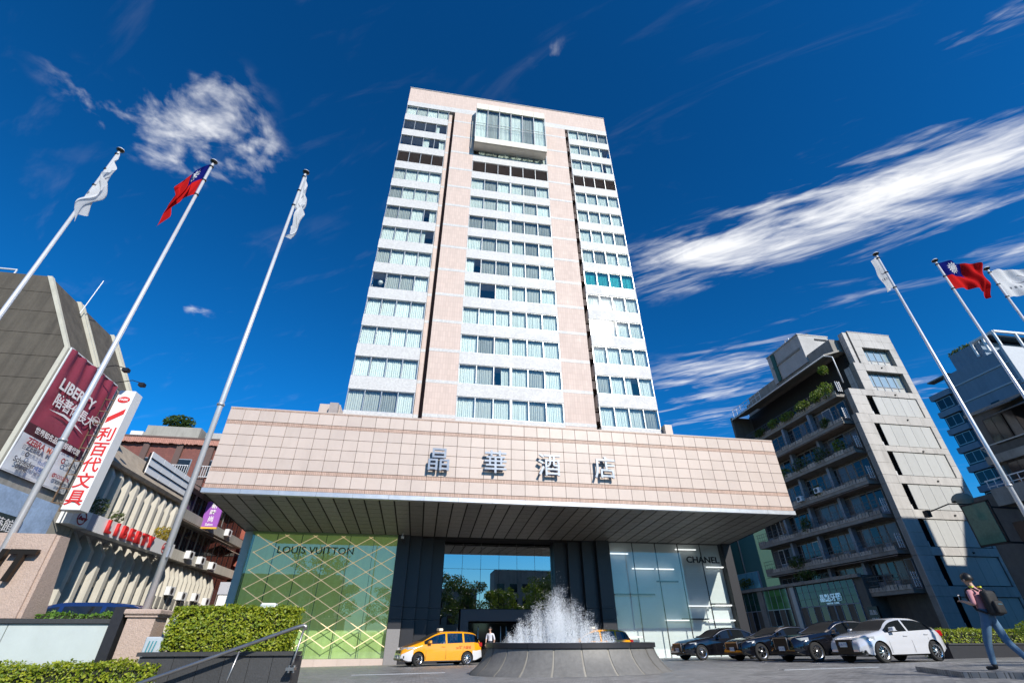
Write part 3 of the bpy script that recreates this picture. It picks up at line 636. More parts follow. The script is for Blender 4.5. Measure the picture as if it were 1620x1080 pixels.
# banner
BN = thing('hanging_banner', 'large maroon and white banner hung on the brown concrete building', 'banner', (-19.9, 27.2, 8), world=True)
def wavy(y0, y1, z0, z1, x, amp=.035, n=30, m=24, pleat=False):
    mb = MB(); vs = []
    for j in range(m+1):
        for i in range(n+1):
            y, z = y0+(y1-y0)*i/n, z0+(z1-z0)*j/m
            t = (z-7.9)/6.6
            d = amp*(math.sin(y*7+z*.5)*max(0, t-.55)*2.2+.5*mnoise.noise((y*1.2, z*.9, 3)))
            vs.append((x+d, y, z))
    mb.add(vs, [(j*(n+1)+i, j*(n+1)+i+1, (j+1)*(n+1)+i+1, (j+1)*(n+1)+i) for j in range(m) for i in range(n)]); return mb
wavy(24.98, 29.5, 10.25, 14.45, -19.86, .09).build('maroon_cloth', MAROON, BN, True)
wavy(24.98, 29.5, 9.72, 10.25, -19.86, .06, m=3).build('dark_strip', DMAROON, BN, True)
wavy(24.98, 29.5, 7.95, 9.72, -19.86, .06, m=8).build('white_cloth', BANW, BN, True)
mb = MB()
for y in (24.95, 29.53): mb.bar((-19.9, y, 7.9), (-19.9, y, 14.5), .06)
for z in (7.92, 14.48): mb.bar((-19.9, 24.95, z), (-19.9, 29.53, z), .06)
mb.build('banner_frame', WMET, BN)
TXB = -19.74
for s, sz, y, z, m, bd, sxx in (('LIBERTY', .82, 26.8, 12.55, WPRINT, .02, 1.0), ('陪著你長大', .72, 27.2, 11.7, WPRINT, .012, .95), ('世界知名品牌  授權代理', .34, 27.2, 9.98, WPRINT, .005, 1),
    ('ZEBRA', .42, 25.95, 9.42, DREDP, .012, 1), ('日本斑馬文具', .24, 25.95, 9.08, GPRINT, 0, 1), ('Schneider', .36, 25.85, 8.48, GPRINT, .006, 1), ('施耐德', .26, 25.85, 8.2, GPRINT, .004, 1),
    ('MAX', .36, 27.15, 9.42, ORANGEP, .012, 1), ('美克司', .2, 27.15, 9.12, GPRINT, 0, 1), ('stabilo', .3, 27.0, 8.75, BPRINT, 0, 1), ('威思卡', .30, 27.0, 8.4, BPRINT, .006, 1), ('Camel', .40, 28.75, 9.3, GPRINT, 0, 1), ('monami', .40, 28.6, 8.55, DREDP, 0, 1), ('慕娜美文具', .18, 28.75, 8.25, GPRINT, 0, 1)):
    text('print', s, sz, .004, m, BN, (TXB, y, z), 'X', bold=bd, sx=sxx)
mb = MB(); mb.add([(TXB, y, z) for y, z in ((25.5, 11.15), (26.6, 11.32), (27.6, 11.22), (28.55, 10.95), (27.6, 11.10), (26.6, 11.2))], [(0,1,2,5),(2,3,4,5)]); mb.build('brush_stroke', WPRINT, BN)
mb = MB()
for k in range(28):
    a, b = 2*math.pi*k/28, 2*math.pi*(k+1)/28
    mb.quad(*[(TXB, 29.0+.34*q*math.cos(t), 11.95+.24*q*math.sin(t)) for t, q in ((a, 1), (b, 1), (b, .86), (a, .86))])
mb.build('oval_mark', WPRINT, BN); text('print', 'PABK', .22, .004, WPRINT, BN, (TXB, 29.0, 11.94), 'X', bold=.008)
for y, z, r, m in ((25.75, 8.85, .13, GPRINT), (28.15, 9.3, .15, DREDP), (28.0, 8.5, .11, DREDP)):
    mb = MB()
    for k in range(16):
        a, b = 2*math.pi*k/16, 2*math.pi*(k+1)/16; mb.quad(*[(TXB, y+r*q*math.cos(t), z+r*q*math.sin(t)) for t, q in ((a, 1), (b, 1), (b, .55), (a, .55))])
    mb.build('brand_mark', m, BN)
# floodlights leaning over the banner
for y in (27.4, 29.3):
    t = thing('floodlight', 'dark floodlight on a long arm %s of the maroon banner' % ('over the middle' if y < 28 else 'over the right end'), 'floodlight', (-20, y, 14.6), group='floodlights above the maroon banner')
    MB().tube([(0, 0, 0), (.9, 0, .25), (1.5, 0, .1)], .025, 6).build('arm', DARKM, t); MB().box(1.4, -.16, -.12, 1.7, .16, .08).build('lamp_head', DARKM, t)
# vertical projecting sign
VS = thing('vertical_sign', 'tall white projecting sign with red characters beside the maroon banner', 'sign', (-18.6, 29, 6.9), world=True)
bevel_mesh(MB().box(-19.02, 28.55, 6.9, -18.12, 29.35, 13.8).build('sign_box', SIGNW, VS).data, .03)
for i, ch in enumerate('利百代文具'): text('character', ch, .86, .01, REDP, VS, (-18.57, 28.535, 11.0-i*.88), bold=.014)
mb = MB()
for k in range(24):
    a, b = 2*math.pi*k/24, 2*math.pi*(k+1)/24
    mb.quad(*[(-18.55+.33*q*math.cos(t), 28.53, 13.2+.2*q*math.sin(t)) for t, q in ((b, 1), (a, 1), (a, .01), (b, .01))])
mb.build('oval_mark', REDP, VS); text('print', 'PABK', .2, .006, WPRINT, VS, (-18.55, 28.525, 13.2), bold=.006)
mb = MB(); mb.quad((-18.95, 28.535, 12.05), (-18.95, 28.535, 11.7), (-18.2, 28.535, 12.3), (-18.2, 28.535, 12.65)); mb.build('red_stripe', REDP, VS)
mb = MB()
for k in range(9): mb.bar((-19.05, 29.0, 7.3+k*.75), (-19.95, 29.0, 7.0+k*.75+.35), .05)
mb.bar((-19.3, 29.0, 6.9), (-19.3, 29.0, 13.8), .06); mb.bar((-19.85, 29.0, 6.9), (-19.85, 29.0, 13.8), .06); mb.build('bracket', pm('rusty_steel', (.18,.12,.08), .7, .4, var=.3), VS)
# long fascia sign over the lower fins
FS = thing('fascia_sign', 'long white fascia sign with red letters over the cream fins', 'sign', (-19.6, 36, 6.5), world=True)
MB().box(-20.0, 32.45, 6.52, -19.35, 42.7, 7.42).build('sign_box', SIGNW, FS)
MB().box(-20.0, 30.2, 6.56, -19.35, 31.75, 7.40).build('sign_box', SIGNW, FS); MB().box(-20.0, 31.76, 6.54, -19.352, 32.44, 7.41).build('sign_box', SIGNG, FS)
for i, ch in enumerate('LIBERTY'): text('letter', ch, .98, .16, REDP, FS, (-19.26, 33.6+i*.87, 6.97), 'X', bold=.03)
for y in (31.0, 41.2):
    mb = MB()
    for k in range(20):
        a, b = 2*math.pi*k/20, 2*math.pi*(k+1)/20; mb.quad(*[(-19.33, y+.40*q*math.cos(t), 6.97+.36*q*math.sin(t)) for t, q in ((a, 1), (b, 1), (b, .8), (a, .8))])
    mb.build('round_mark', REDP if y > 35 else DREDP, FS); text('print', 'Liberty', .3, .01, REDP if y > 35 else DREDP, FS, (-19.32, y, 6.97), 'X', bold=.01, shear=.3)
# blue-white billboard under the banner
BB = thing('shop_billboard', 'blue and white shop billboard with a dark panel below the banner', 'billboard', (-18, 24.5, 4), world=True)
MB().box(-18.25, 20.0, 4.6, -18.0, 26.9, 6.75).build('board', pm('blue_white_print', (.34,.45,.62), .5, var=.35, scale=.9), BB)
MB().box(-18.0, 20.5, 4.75, -17.93, 25.1, 5.75).build('dark_panel', pm('dark_panel', (.03,.045,.05), .4, var=.1), BB)
text('print', '中文藝館', .55, .01, WPRINT, BB, (-17.92, 23.6, 5.3), 'X')
MB().box(-18.3, 20.0, -.3, -18.05, 26.8, 4.6).build('shop_wall', DWIN, BB)
for y in (22.1, 24.6, 26.4): MB().box(-18.04, y, -.3, -17.9, y+.25, 4.7).build('post', WMET, BB)
# white roof hoarding
HB = thing('roof_hoarding', 'blank white hoarding standing on the roof above the cream fins', 'hoarding', (-20.5, 40, 11), world=True)
for i in range(4):
    MB().box(-20.35, 36.7+i*1.85, 11.25, -20.28, 36.7+(i+1)*1.85-.03, 12.75).build('sheet', SIGNW, HB)
mb = MB(); mb.bar((-20.25, 36.7, 12.3), (-20.25, 44.1, 12.3), .05); mb.bar((-20.25, 36.7, 11.75), (-20.25, 44.1, 11.75), .05)
for i in range(5): mb.bar((-20.5, 36.8+i*1.8, 10.6), (-20.5, 36.8+i*1.8, 12.7), .08)
mb.build('frame', DARKM, HB)

# ---- older walk-up flats beyond
FL = thing('old_apartment_row', 'shabby walk-up flats with sloping tin awnings beyond the cream fins', 'building', (-24, 51, -.3), world=True)
MB().box(-34, 43.6, -.6, -20.9, 60, 12.6).build('wall', GREYW, FL)
TIN = pm('rusty_tin', (.34,.27,.22), .7, .1, var=.3, scale=1.5, dirt=.5)
for z in (3.3, 6.7, 9.7): MB().box(-21.0, 43.62, z, -20.2, 59.9, z+.75).build('balcony_wall', GREYW if z != 6.7 else FINC, FL)
for i in range(13):
    y = 44.6+i*.86; mb = MB(); mb.prism([(-20.95, .2), (-20.15, .2), (-20.15, 5.4), (-20.6, 6.5), (-20.95, 6.5)], 'y', y-.1, y+.1); mb.build('fin', FINC, FL)
for z, zz in ((4.1, 6.6), (7.5, 9.6), (10.5, 12.3)):
    for i in range(11):
        y = 44.0+i*1.45
        w = MB().box(-21.02, y, z, -20.88, y+1.25, zz-.1).build('window', FRAME, FL); MB().box(-20.87, y+.06, z+.06, -20.86, y+.6, zz-.16).build('pane', DWIN, w); MB().box(-20.87, y+.66, z+.06, -20.86, y+1.19, zz-.16).build('pane', DWIN, w)
for (y0, y1, z) in ((43.8, 49.5, 9.45), (50.0, 55.0, 9.3), (44.5, 52, 12.4), (53, 59, 12.2), (55.2, 59.6, 8.9)):
    mb = MB(); n = int((y1-y0)/.12); vs = []
    for i in range(n+1):
        y = y0+(y1-y0)*i/n; d = .025*(i % 2); vs += [(-20.9, y, z+.45+d), (-19.5, y, z-.15+d)]
    mb.add(vs, [(2*i, 2*i+1, 2*i+3, 2*i+2) for i in range(n)]); mb.build('awning', TIN, FL)
for y, z, lb in ((47.2, 7.0, 'nearest of the upper row of three'), (49.8, 6.9, 'middle of the upper row of three'), (52.6, 6.8, 'farthest of the upper row of three'), (45.9, 4.2, 'nearest of the lower row of four'), (48.3, 4.0, 'second nearest of the lower row of four'), (51, 4.1, 'second farthest of the lower row of four'), (53.6, 3.9, 'farthest of the lower row of four'), (54, 10.0, 'highest one, under the top awning')):
    t = thing('air_conditioner', 'white air conditioner on the shabby flats, '+lb, 'air conditioner', (-19.95, y, z), group='air conditioners on the shabby flats')
    MB().box(-.25, -.45, 0, .15, .45, .6).build('case', WMET, t); MB().lathe([(.24, 0), (.22, .02), (.05, .01), (0, .01)], 12).xf(Matrix.Translation((.155, -.1, .3)) @ Matrix.Rotation(R(90), 4, 'Y')).build('fan_grille', DARKM, t)
# purple hanging sign, white pillar sign
PSg = thing('purple_sign', 'purple vertical banner sign with white characters beside the canopy', 'sign', (-19.4, 49.3, 9.7), world=True)
MB().box(-20.3, 48.0, 9.75, -18.9, 48.15, 11.95).build('sign_face', pm('purple_sign_face', (.33,.10,.45), .5, var=.06), PSg); MB().box(-20.3, 47.99, 9.6, -18.9, 48.16, 9.75).build('yellow_foot', pm('yellow_strip', (.7,.45,.05), .5), PSg)
for i, ch in enumerate('新時尚'): text('character', ch, .52, .01, WPRINT, PSg, (-19.6, 47.98, 11.55-i*.58), bold=.008)
text('print', 'Salon', .3, .01, WPRINT, PSg, (-19.6, 47.98, 9.95), bold=.006)
WPi = thing('pillar_sign', 'narrow white pillar sign with a grey cap by the flats', 'sign', (-17.6, 52, 0), world=True)
MB().box(-18.4, 51.8, -.4, -16.9, 52.2, 4.7).build('sign_face', SIGNW, WPi); MB().box(-18.5, 51.7, 4.7, -16.8, 52.3, 5.7).build('cap', SIGNG, WPi); text('print', '禧', .9, .01, GPRINT, WPi, (-17.6, 51.78, 3.2))
# brick flank and the red-brown block further back
BRICK = tilemat('red_brick', (.34,.085,.055), (.24,.10,.08), .24, .075, .01, rough=.8, var=.12, offset=.5, bump=.4)
RB = thing('brick_building', 'plain red brick building flank behind the canopy end', 'building', (-20, 64, -.3), world=True)
MB().box(-24.6, 61, -.6, -8, 72, 16).build('wall', BRICK, RB); MB().box(-24.7, 60.9, 9.1, -8, 61.0, 9.4).build('ledge', GREYW, RB)
for x in (-23.6, -21.9): w = MB().box(x, 60.93, 5.5, x+1.1, 61.0, 7.2).build('window', FRAME, RB); MB().box(x+.08, 60.92, 5.58, x+1.02, 60.93, 7.12).build('pane', DWIN, w)
RR = thing('red_brown_block', 'red brown tiled apartment block far behind with grey rooftop rooms', 'building', (-33, 66, -.3), world=True)
REDT = tilemat('red_brown_tile', (.20,.065,.05), (.11,.05,.04), .12, .24, .012, rough=.6, var=.1)
MB().box(-46, 62, -.6, -25, 75, 22.4).build('wall', REDT, RR)
for x in (-39.5, -35.6, -31.8, -28.2): MB().box(x, 61.7, 14, x+.7, 62, 22.3).build('pilaster', pm('brown_pilaster', (.12,.075,.065), .7) if x == -39.5 else MATS['brown_pilaster'], RR)
MB().box(-46.2, 61.4, 22.4, -24.8, 75, 22.6).build('eave', MATS['brown_pilaster'], RR)
mb = MB()
for i in range(70): mb.box(-40+i*.22, 61.45, 21.75+rnd.uniform(-.08, .05), -40+i*.22+.19, 61.6, 22.38)
mb.build('fascia_tiles', pm('faded_tiles', (.45,.22,.17), .7, var=.35, scale=4), RR)
MB().box(-36.5, 62.5, 22.6, -30.2, 70, 24.3).build('rooftop_room', GREYW, RR); MB().box(-29.6, 63, 22.6, -25.5, 70, 23.9).build('rooftop_room', CONC, RR); MB().box(-38, 62.3, 22.6, -36.6, 64, 23.4).build('rooftop_room', WMET, RR)
for x in (-38.4, -34.6, -31.0, -27.4):
    for z in (14.6, 17.9):
        w = MB().box(x-.7, 61.85, z, x+1.4, 62.0, z+2.1).build('window', FRAME, RR); MB().box(x-.6, 61.83, z+.1, x+1.3, 61.85, z+2).build('pane', DWIN, w)
        mb = MB()
        for i in range(9): mb.bar((x-.7+i*.26, 61.4, z-.1), (x-.7+i*.26, 61.4, z+1.2), .04)
        mb.bar((x-.75, 61.4, z-.1), (x+1.45, 61.4, z-.1), .06); mb.bar((x-.75, 61.4, z+1.2), (x+1.45, 61.4, z+1.2), .06); mb.build('window_cage', WMET, w)
WB = thing('white_apartment_block', 'slim white apartment block just visible behind the canopy corner', 'building', (-23, 80, -.3), world=True)
MB().box(-31.5, 78, -.6, -27.2, 88, 33.6).build('wall', SIGNW, WB)
for z in (27.6, 30.4): MB().box(-31.7, 77.6, z, -27.1, 78, z+.5).build('balcony', SIGNW, WB); MB().box(-31.2, 77.9, z+.6, -28, 77.98, z+2.4).build('pane', DWIN, WB)
MB().box(-31.9, 77.5, 33.6, -27.0, 88, 33.9).build('roof', SIGNW, WB)

rg2 = random.Random(8)
def small_plant(name, label, cat, loc, r, n, size, m1, m2):
    t = thing(name, label, cat, loc); mb = MB(); leaf_clump_(mb, (0, 0, r[2]), r, n, size, rg2); mb.build('foliage', m1, t, kind='stuff'); MB().tube([(0, 0, -.1), (.02, .02, r[2])], [.05, .02], 6).build('stem', m2, t); return t
def leaf_clump_(mb, c, r, n, size, rg):
    for _ in range(n):
        while True:
            p = Vector((rg.uniform(-1,1), rg.uniform(-1,1), rg.uniform(-1,1)))
            if .25 < p.length < 1: break
        q = Vector((p.x*r[0], p.y*r[1], p.z*r[2]))+Vector(c); d = Vector((rg.gauss(0,1), rg.gauss(0,1), rg.gauss(.3,.7))).normalized(); a = d.orthogonal().normalized(); b = d.cross(a); s = size*rg.uniform(.6, 1.3)
        mb.add([q-a*s, q-b*s*.45+d*s*.12, q+a*s, q+b*s*.45+d*s*.12], [(0,1,2,3)])
LF1, LF2, LF3, BRK = leafmat('dusty_leaf', (.07,.10,.03), (.12,.15,.05)), leafmat('yellow_flower', (.55,.36,.02), (.16,.18,.03)), leafmat('roof_tree_leaf', (.035,.075,.012), (.06,.11,.02)), pm('plant_stem', (.10,.08,.05), .9)
small_plant('potted_shrub', 'dusty potted shrub on the left part of the fascia sign', 'shrub', (-19.7, 32.6, 7.42), (.35, .8, .55), 240, .10, LF1, BRK)
small_plant('potted_shrub', 'thin potted shrub on the fascia sign beside the cream fins', 'shrub', (-19.7, 34.7, 7.42), (.3, .7, .40), 130, .10, LF1, BRK)
small_plant('flowering_shrub', 'yellow flowering shrub at the far end of the fascia sign', 'shrub', (-19.6, 41.0, 7.42), (.35, 1.4, .50), 420, .10, LF2, BRK)
small_plant('rooftop_tree', 'small round tree on the roof of the red brown block', 'tree', (-33.5, 63.5, 24.3), (1.9, 1.4, .95), 900, .22, LF3, BRK)
# ================================================================ right side of the forecourt
def leaf_clump(mb, c, r, n, size, rg, flat=1.0):
    """n small leaf quads spread through an ellipsoid"""
    for _ in range(n):
        while True:
            p = Vector((rg.uniform(-1,1), rg.uniform(-1,1), rg.uniform(-1,1)))
            if .25 < p.length < 1: break
        q = Vector((p.x*r[0], p.y*r[1], p.z*r[2]))+Vector(c)
        d = Vector((rg.gauss(0,1), rg.gauss(0,1), rg.gauss(.3,.7)*flat)).normalized(); a = d.orthogonal().normalized(); a.rotate(Matrix.Rotation(rg.uniform(0, 6.28), 3, d)); b = d.cross(a)
        s = size*rg.uniform(.6, 1.3)
        mb.add([q-a*s, q-b*s*.45+d*s*.12, q+a*s, q+b*s*.45+d*s*.12], [(0,1,2,3)])
    return mb
LEAF = leafmat('hedge_leaf', (.42,.45,.03), (.13,.22,.015))
LEAFD = leafmat('dark_leaf', (.045,.085,.015), (.09,.14,.02))
LEAFB = leafmat('bright_leaf', (.20,.27,.02), (.10,.18,.02))
BARK = pm('bark', (.10,.075,.055), .9, var=.25, bump=.5)
PANELT = tilemat('pale_wall_panel', (.44,.42,.40), (.20,.19,.18), 1.35, 1.02, .02, rough=.6, var=.10, streak=.10, cvar=.05)
SHUT = pm('white_roller_shutter', (.46,.46,.44), .5, var=.05, streak=.07, rand=.05)
DKC = pm('sooty_concrete', (.27,.255,.23), .88, var=.2, scale=1, streak=.25, dirt=.4)
DKW = pm('dark_wall_render', (.12,.115,.105), .85, var=.2, streak=.2)
BLUEFR = pm('blue_grey_frame', (.22,.25,.30), .5, var=.1)
RAILM = pm('dark_rail', (.11,.11,.11), .5, .4, var=.1)
AP = thing('balcony_apartment_block', 'apartment block with pale panelled front and dark plant-filled side balconies', 'building', (46, 46, -.3), world=True)
MB().box(43.0, 37.85, -.6, 50.7, 57.5, 23.3).build('core', DKW, AP); MB().box(45.3, 37.85, 23.3, 50.7, 57, 30.5).build('core', DKC, AP)
F0, F1 = 37.2, 37.8
PANELS = pm('pale_stone_panel', (.45,.43,.405), .65, var=.10, scale=.9, streak=.16, rand=.07, dirt=.30)
def fp(x0, x1, z0, z1):
    """one face of the front, laid out in separate stone panels over a recessed backing"""
    MB().box(x0+.01, F0+.05, z0+.01, x1-.01, F1, z1-.01).build('panel_backing', DKC, AP); nx, nz = max(1, round((x1-x0)/1.4)), max(1, round((z1-z0)/1.15))
    for i in range(nx):
        for j in range(nz): MB().box(x0+(x1-x0)*i/nx+.010, F0, z0+(z1-z0)*j/nz+.010, x0+(x1-x0)*(i+1)/nx-.010, F0+.05, z0+(z1-z0)*(j+1)/nz-.010).build('front_panel', PANELS, AP)
op = [(46.3, 49.85, 26.6, 28.75), (45.4, 50.0, 23.3, 25.67), (43.9, 50.05, 20.45, 22.6)]+[(43.4, 50.05, t-2.35, t) for t in (19.47, 16.54, 13.4, 10.25, 7.2, 4.05)]
lefts = [45.3, 44.2, 42.15]+[41.75]*6
zt = 30.7
for i, (x0, x1, z0, z1) in enumerate(op):
    l = lefts[i]; fp(l, 50.75, z1+.003, zt-.003) ; fp(l, x0, z0, z1); fp(x1, 50.75, z0, z1); zt = z0
fp(41.75, 50.75, -.6, zt-.003)
MB().box(45.25, F0-.03, 30.7, 50.8, F1, 30.8).build('coping', CONC, AP); MB().box(44.6, 37.25, 26.4, 45.1, 37.9, 30.6).build('side_strip', PANELT, AP)
for i, (x0, x1, z0, z1) in enumerate(op):
    if i < 2:
        w = MB().box(x0, F1-.06, z0, x1, F1-.04, z1).build('window', DWIN, AP); n = 4+i; pw = (x1-x0-.1)/n
        for k in range(n):
            a = x0+.05+pw*k
            MB().box(a+.04, F1-.10, z0+.75, a+pw-.04, F1-.08, z1-.06).build('pane', pm('pale_reflecting_glass', (.42,.52,.53), .12, .35, var=.1) if 'pale_reflecting_glass' not in MATS else MATS['pale_reflecting_glass'], w); MB().box(a+.04, F1-.11, z0+.06, a+pw-.04, F1-.09, z0+.7).build('lower_pane', SHUT, w)
        mb = MB()
        for k in range(n+1): mb.box(x0+.05+pw*k-.035, F1-.16, z0, x0+.05+pw*k+.035, F1-.07, z1)
        mb.box(x0, F1-.16, z0+.69, x1, F1-.07, z0+.76); mb.build('frame', FRAME, w)
    else:
        xs = x0+(.7 if i > 2 else .85); w = MB().box(x0, F1-.04, z0, x1, F1-.02, z1).build('shutter_bay', DWIN, AP); pw = (x1-.04-xs)/5
        for k in range(5): MB().box(xs+pw*k+.015, F0+.09, z0+.06, xs+pw*(k+1)-.015, F0+.14, z1-.04).build('shutter', SHUT, w)
        MB().box(x0+.1, F0+.3, z0+.05, x0+.42, F1-.1, z0+.5).build('utility_box', WMET, w)
    MB().lathe([(.0, 0), (.09, 0), (.06, .12), (0, .14)], 10).xf(Matrix.Rotation(R(90), 4, 'X')).build('wall_vent', DARKM, AP, loc=(47.6, F0, z0-.42))
# balconies on the side facing the forecourt
BXO = 41.45
KERB = pm('weathered_kerb', (.40,.37,.33), .9, var=.25, scale=2, rand=.3, dirt=.5)
levels = [4.75, 7.85, 10.95, 14.05, 17.15, 20.25]
for li, z in enumerate(levels+[23.35]):
    top = li == 6; xo = BXO if not top else BXO+.5; ya, yb = 38.7, (57.4 if li < 5 else 55.5)
    sl = MB().box(xo, ya, z-.32, 43.05, yb, z).build('balcony_slab', DKC, AP)
    n = 14
    for k in range(n):
        a, b = ya+(yb-ya)*k/n, ya+(yb-ya)*(k+1)/n
        MB().box(xo-.04, a+.03, z+.002, xo+.10, b-.03, z+.34+.1*(k % 3 == 1)).build('kerb_block', KERB, sl)
    mb = MB()
    for k in range(int((yb-ya)/.42)+1): y = ya+.42*k; mb.bar((xo-.07, y, z+.1), (xo-.07, y, z+1.25), .022)
    for h in (.5, .9, 1.25): mb.bar((xo-.07, ya, z+h), (xo-.07, yb, z+h), .03)
    mb.build('railing', RAILM, sl)
    if not top:
        # window wall
        rg = random.Random(li*5+1); y = ya+.15
        while y < yb-1.0:
            w_ = rg.choice((.85, 1.0, 1.25)); fm = rg.choice((BLUEFR, DKC, DKC, WMET if rg.random() < .25 else DKC, BLUEFR))
            w = MB().box(42.72, y, z+.02, 42.95, y+w_-.06, z+2.45).build('window', fm, AP); MB().box(42.70, y+.07, z+.9, 42.72, y+w_-.13, z+2.36).build('pane', DWIN if rg.random() < .6 else MATS.get('smoky_glass') or pm('smoky_glass', (.10,.10,.105), .2, var=.3, scale=1.5), w); MB().box(42.70, y+.07, z+.12, 42.72, y+w_-.13, z+.84).build('lower_panel', DKW if rg.random() < .6 else BLUEFR, w)
            y += w_
        for yc in (43.4, 47.9, 52.3): MB().box(42.1, yc, z+.01, 42.65, yc+.35, z+2.75).build('column', BLUEFR, AP)
        mb = MB(); mb.add([(xo-.1, ya, z+2.62), (xo-.1, yb, z+2.62), (42.9, yb, z+2.72), (42.9, ya, z+2.72), (xo-.1, ya, z+2.66), (xo-.1, yb, z+2.66)], [(0,1,2,3),(0,4,5,1)]); 
        if li % 2 == 0: mb.build('awning', TIN, AP)
    # white grille where the balcony meets the front
    mb = MB()
    for k in range(5): mb.bar((xo+.1, 38.35, z+.2+k*.24), (xo+.6, 38.35, z+.2+k*.24), .05)
    for x in (xo+.1, xo+.35, xo+.6): mb.bar((x, 38.35, z+.1), (x, 38.35, z+1.3), .05)
    mb.build('drying_rack', WMET, AP)
# roof terrace under a metal roof; its shade is put into the near-black wall
mb = MB(); mb.prism([(41.9, 27.75), (41.9, 27.95), (44.6, 28.9), (44.6, 28.7)], 'y', 38.2, 56.5); mb.build('terrace_roof', DKC, AP)
mb = MB(); mb.tube([(41.85, 38.1, 27.75), (41.85, 56.5, 27.75)], .07, 8); mb.tube([(41.85, 38.2, 27.75), (42.4, 37.7, 27.4), (42.4, 37.7, 24.2)], .06, 8); mb.build('gutter', WMET, AP, True)
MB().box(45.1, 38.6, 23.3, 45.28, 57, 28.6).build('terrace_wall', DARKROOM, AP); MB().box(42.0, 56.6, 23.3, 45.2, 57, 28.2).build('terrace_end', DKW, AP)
for y in (42.2, 46.5, 51): MB().box(44.9, y, 23.3, 45.08, y+1.8, 25.6).build('terrace_door', DWIN, AP)
MB().box(44.2, 37.85, 23.3, 45.3, 38.6, 26.4).build('terrace_corner', PANELT, AP)
MB().box(43.6, 38.3, 28.6, 45.0, 54, 30.2).build('roof_parapet', DKC, AP)
mb = MB()
for k in range(8): mb.bar((42.2, 50+k*.9, 28.2), (42.2, 50+k*.9, 29.2), .04)
mb.bar((42.2, 50, 29.2), (42.2, 56.4, 29.2), .05); mb.bar((42.2, 50, 28.75), (42.2, 56.4, 28.75), .04); mb.build('roof_rail', WMET, AP)
PH = MB().box(43.4, 41.9, 29.3, 47.6, 48.0, 33.2).build('stair_head', CONC, AP)
MB().box(43.3, 42.3, 31.3, 43.4, 47.5, 31.55).build('ledge', DKC, PH); MB().box(43.3, 41.85, 33.2, 47.7, 48.05, 33.35).build('coping', CONC, PH); MB().box(43.25, 46.6, 29.3, 43.4, 47.2, 33.1).build('green_door', pm('green_paint', (.02,.09,.06), .5), PH); MB().box(45.6, 41.8, 32.6, 47.3, 41.9, 32.8).build('vent_slot', DARKM, PH)
mb = MB(); mb.tube([(44.2, 44.2, 33.3), (44.2, 44.2, 34.2), (44.2, 44.9, 34.2), (44.2, 44.9, 33.3)], .06, 8); mb.tube([(44.6, 44.2, 33.3), (44.6, 44.2, 34.2), (44.6, 44.9, 34.2), (44.6, 44.9, 33.3)], .06, 8); mb.build('roof_pipe', WMET, PH)
mb = MB(); mb.tube([(46, 43, 33.3), (46, 43, 34.4)], .03, 6); mb.bar((45.8, 43, 34.3), (46.3, 43, 34.3), .04); mb.build('aerial', DARKM, PH)
# balcony plants, each its own
rg = random.Random(3)
spots = [(41.7, 39.6, 24.0, .8, 1.1, .9, LEAFB), (41.8, 41.2, 24.0, .6, .8, .7, LEAFB), (41.8, 43.5, 23.9, .6, 1.2, .6, LEAFB), (41.8, 46.2, 23.8, .5, 1.3, .5, LEAFB), (41.7, 40.6, 17.9, .5, .7, .8, LEAFB), (41.6, 43.2, 17.9, .5, 1.2, .9, LEAFD), (41.6, 46.4, 17.8, .5, 1.5, .9, LEAFD), (41.6, 49.5, 17.6, .5, 1.2, .7, LEAFB), (41.5, 52.2, 17.5, .4, .8, .6, LEAFD), (41.6, 48.6, 11.6, .4, .7, .9, LEAFD), (41.4, 51.5, 8.3, .5, 1.3, .7, LEAFD), (41.2, 50.5, 6.9, .7, 1.9, .5, LEAFD), (41.6, 51.4, 14.6, .4, .8, .6, LEAFD), (41.8, 38.9, 26.2, .4, .6, .6, LEAFB)]
spots += [(41.8, 48.8, 23.9, .5, 1.0, .6, LEAFB), (41.8, 51.5, 23.8, .5, 1.1, .5, LEAFD), (41.5, 41.0, 20.7, .35, .6, .6, LEAFD), (41.5, 45.2, 14.6, .35, .7, .6, LEAFD)]
names = ['bright leafy shrub at the front corner of the roof terrace', 'second bright shrub from the corner of the roof terrace', 'bright creeper along the middle of the roof terrace railing', 'bright creeper trailing at the far end of the roof terrace', 'bright potted shrub at the corner of the third balcony down', 'dark shrub filling the third balcony down beside the bright one', 'dark shrub in the middle of the third balcony down', 'bright green plant spilling from the third balcony down', 'dark plant at the far end of the third balcony down', 'dark hanging plant beside the blue framed window', 'dark plant on the balcony above the green shop', 'dark creeper lying along the roof of the green shop', 'dark plant on the balcony below the leafiest one', 'small bright vine hanging from the terrace gutter', 'bright creeper past the middle of the roof terrace railing', 'dark shrub near the far end of the roof terrace', 'small dark plant on the balcony right below the roof terrace', 'small dark plant beside the first air conditioner']
for (x, y, z, a, b, c_, m), lb in zip(spots, names):
    t = thing('balcony_plant', lb, 'plant', (x, y, z-c_*.8), group='plants on the dark side balconies')
    mb = MB(); leaf_clump(mb, (0, 0, c_), (a, b, c_), 260, .15, rg); mb.build('foliage', m, t, kind='stuff')
    for k in range(4): MB().tube([(0, (k-1.5)*b*.3, 0), (rg.uniform(-.2, .2), (k-1.5)*b*.5, c_*1.3)], [.03, .01], 5).build('stem', BARK, t)
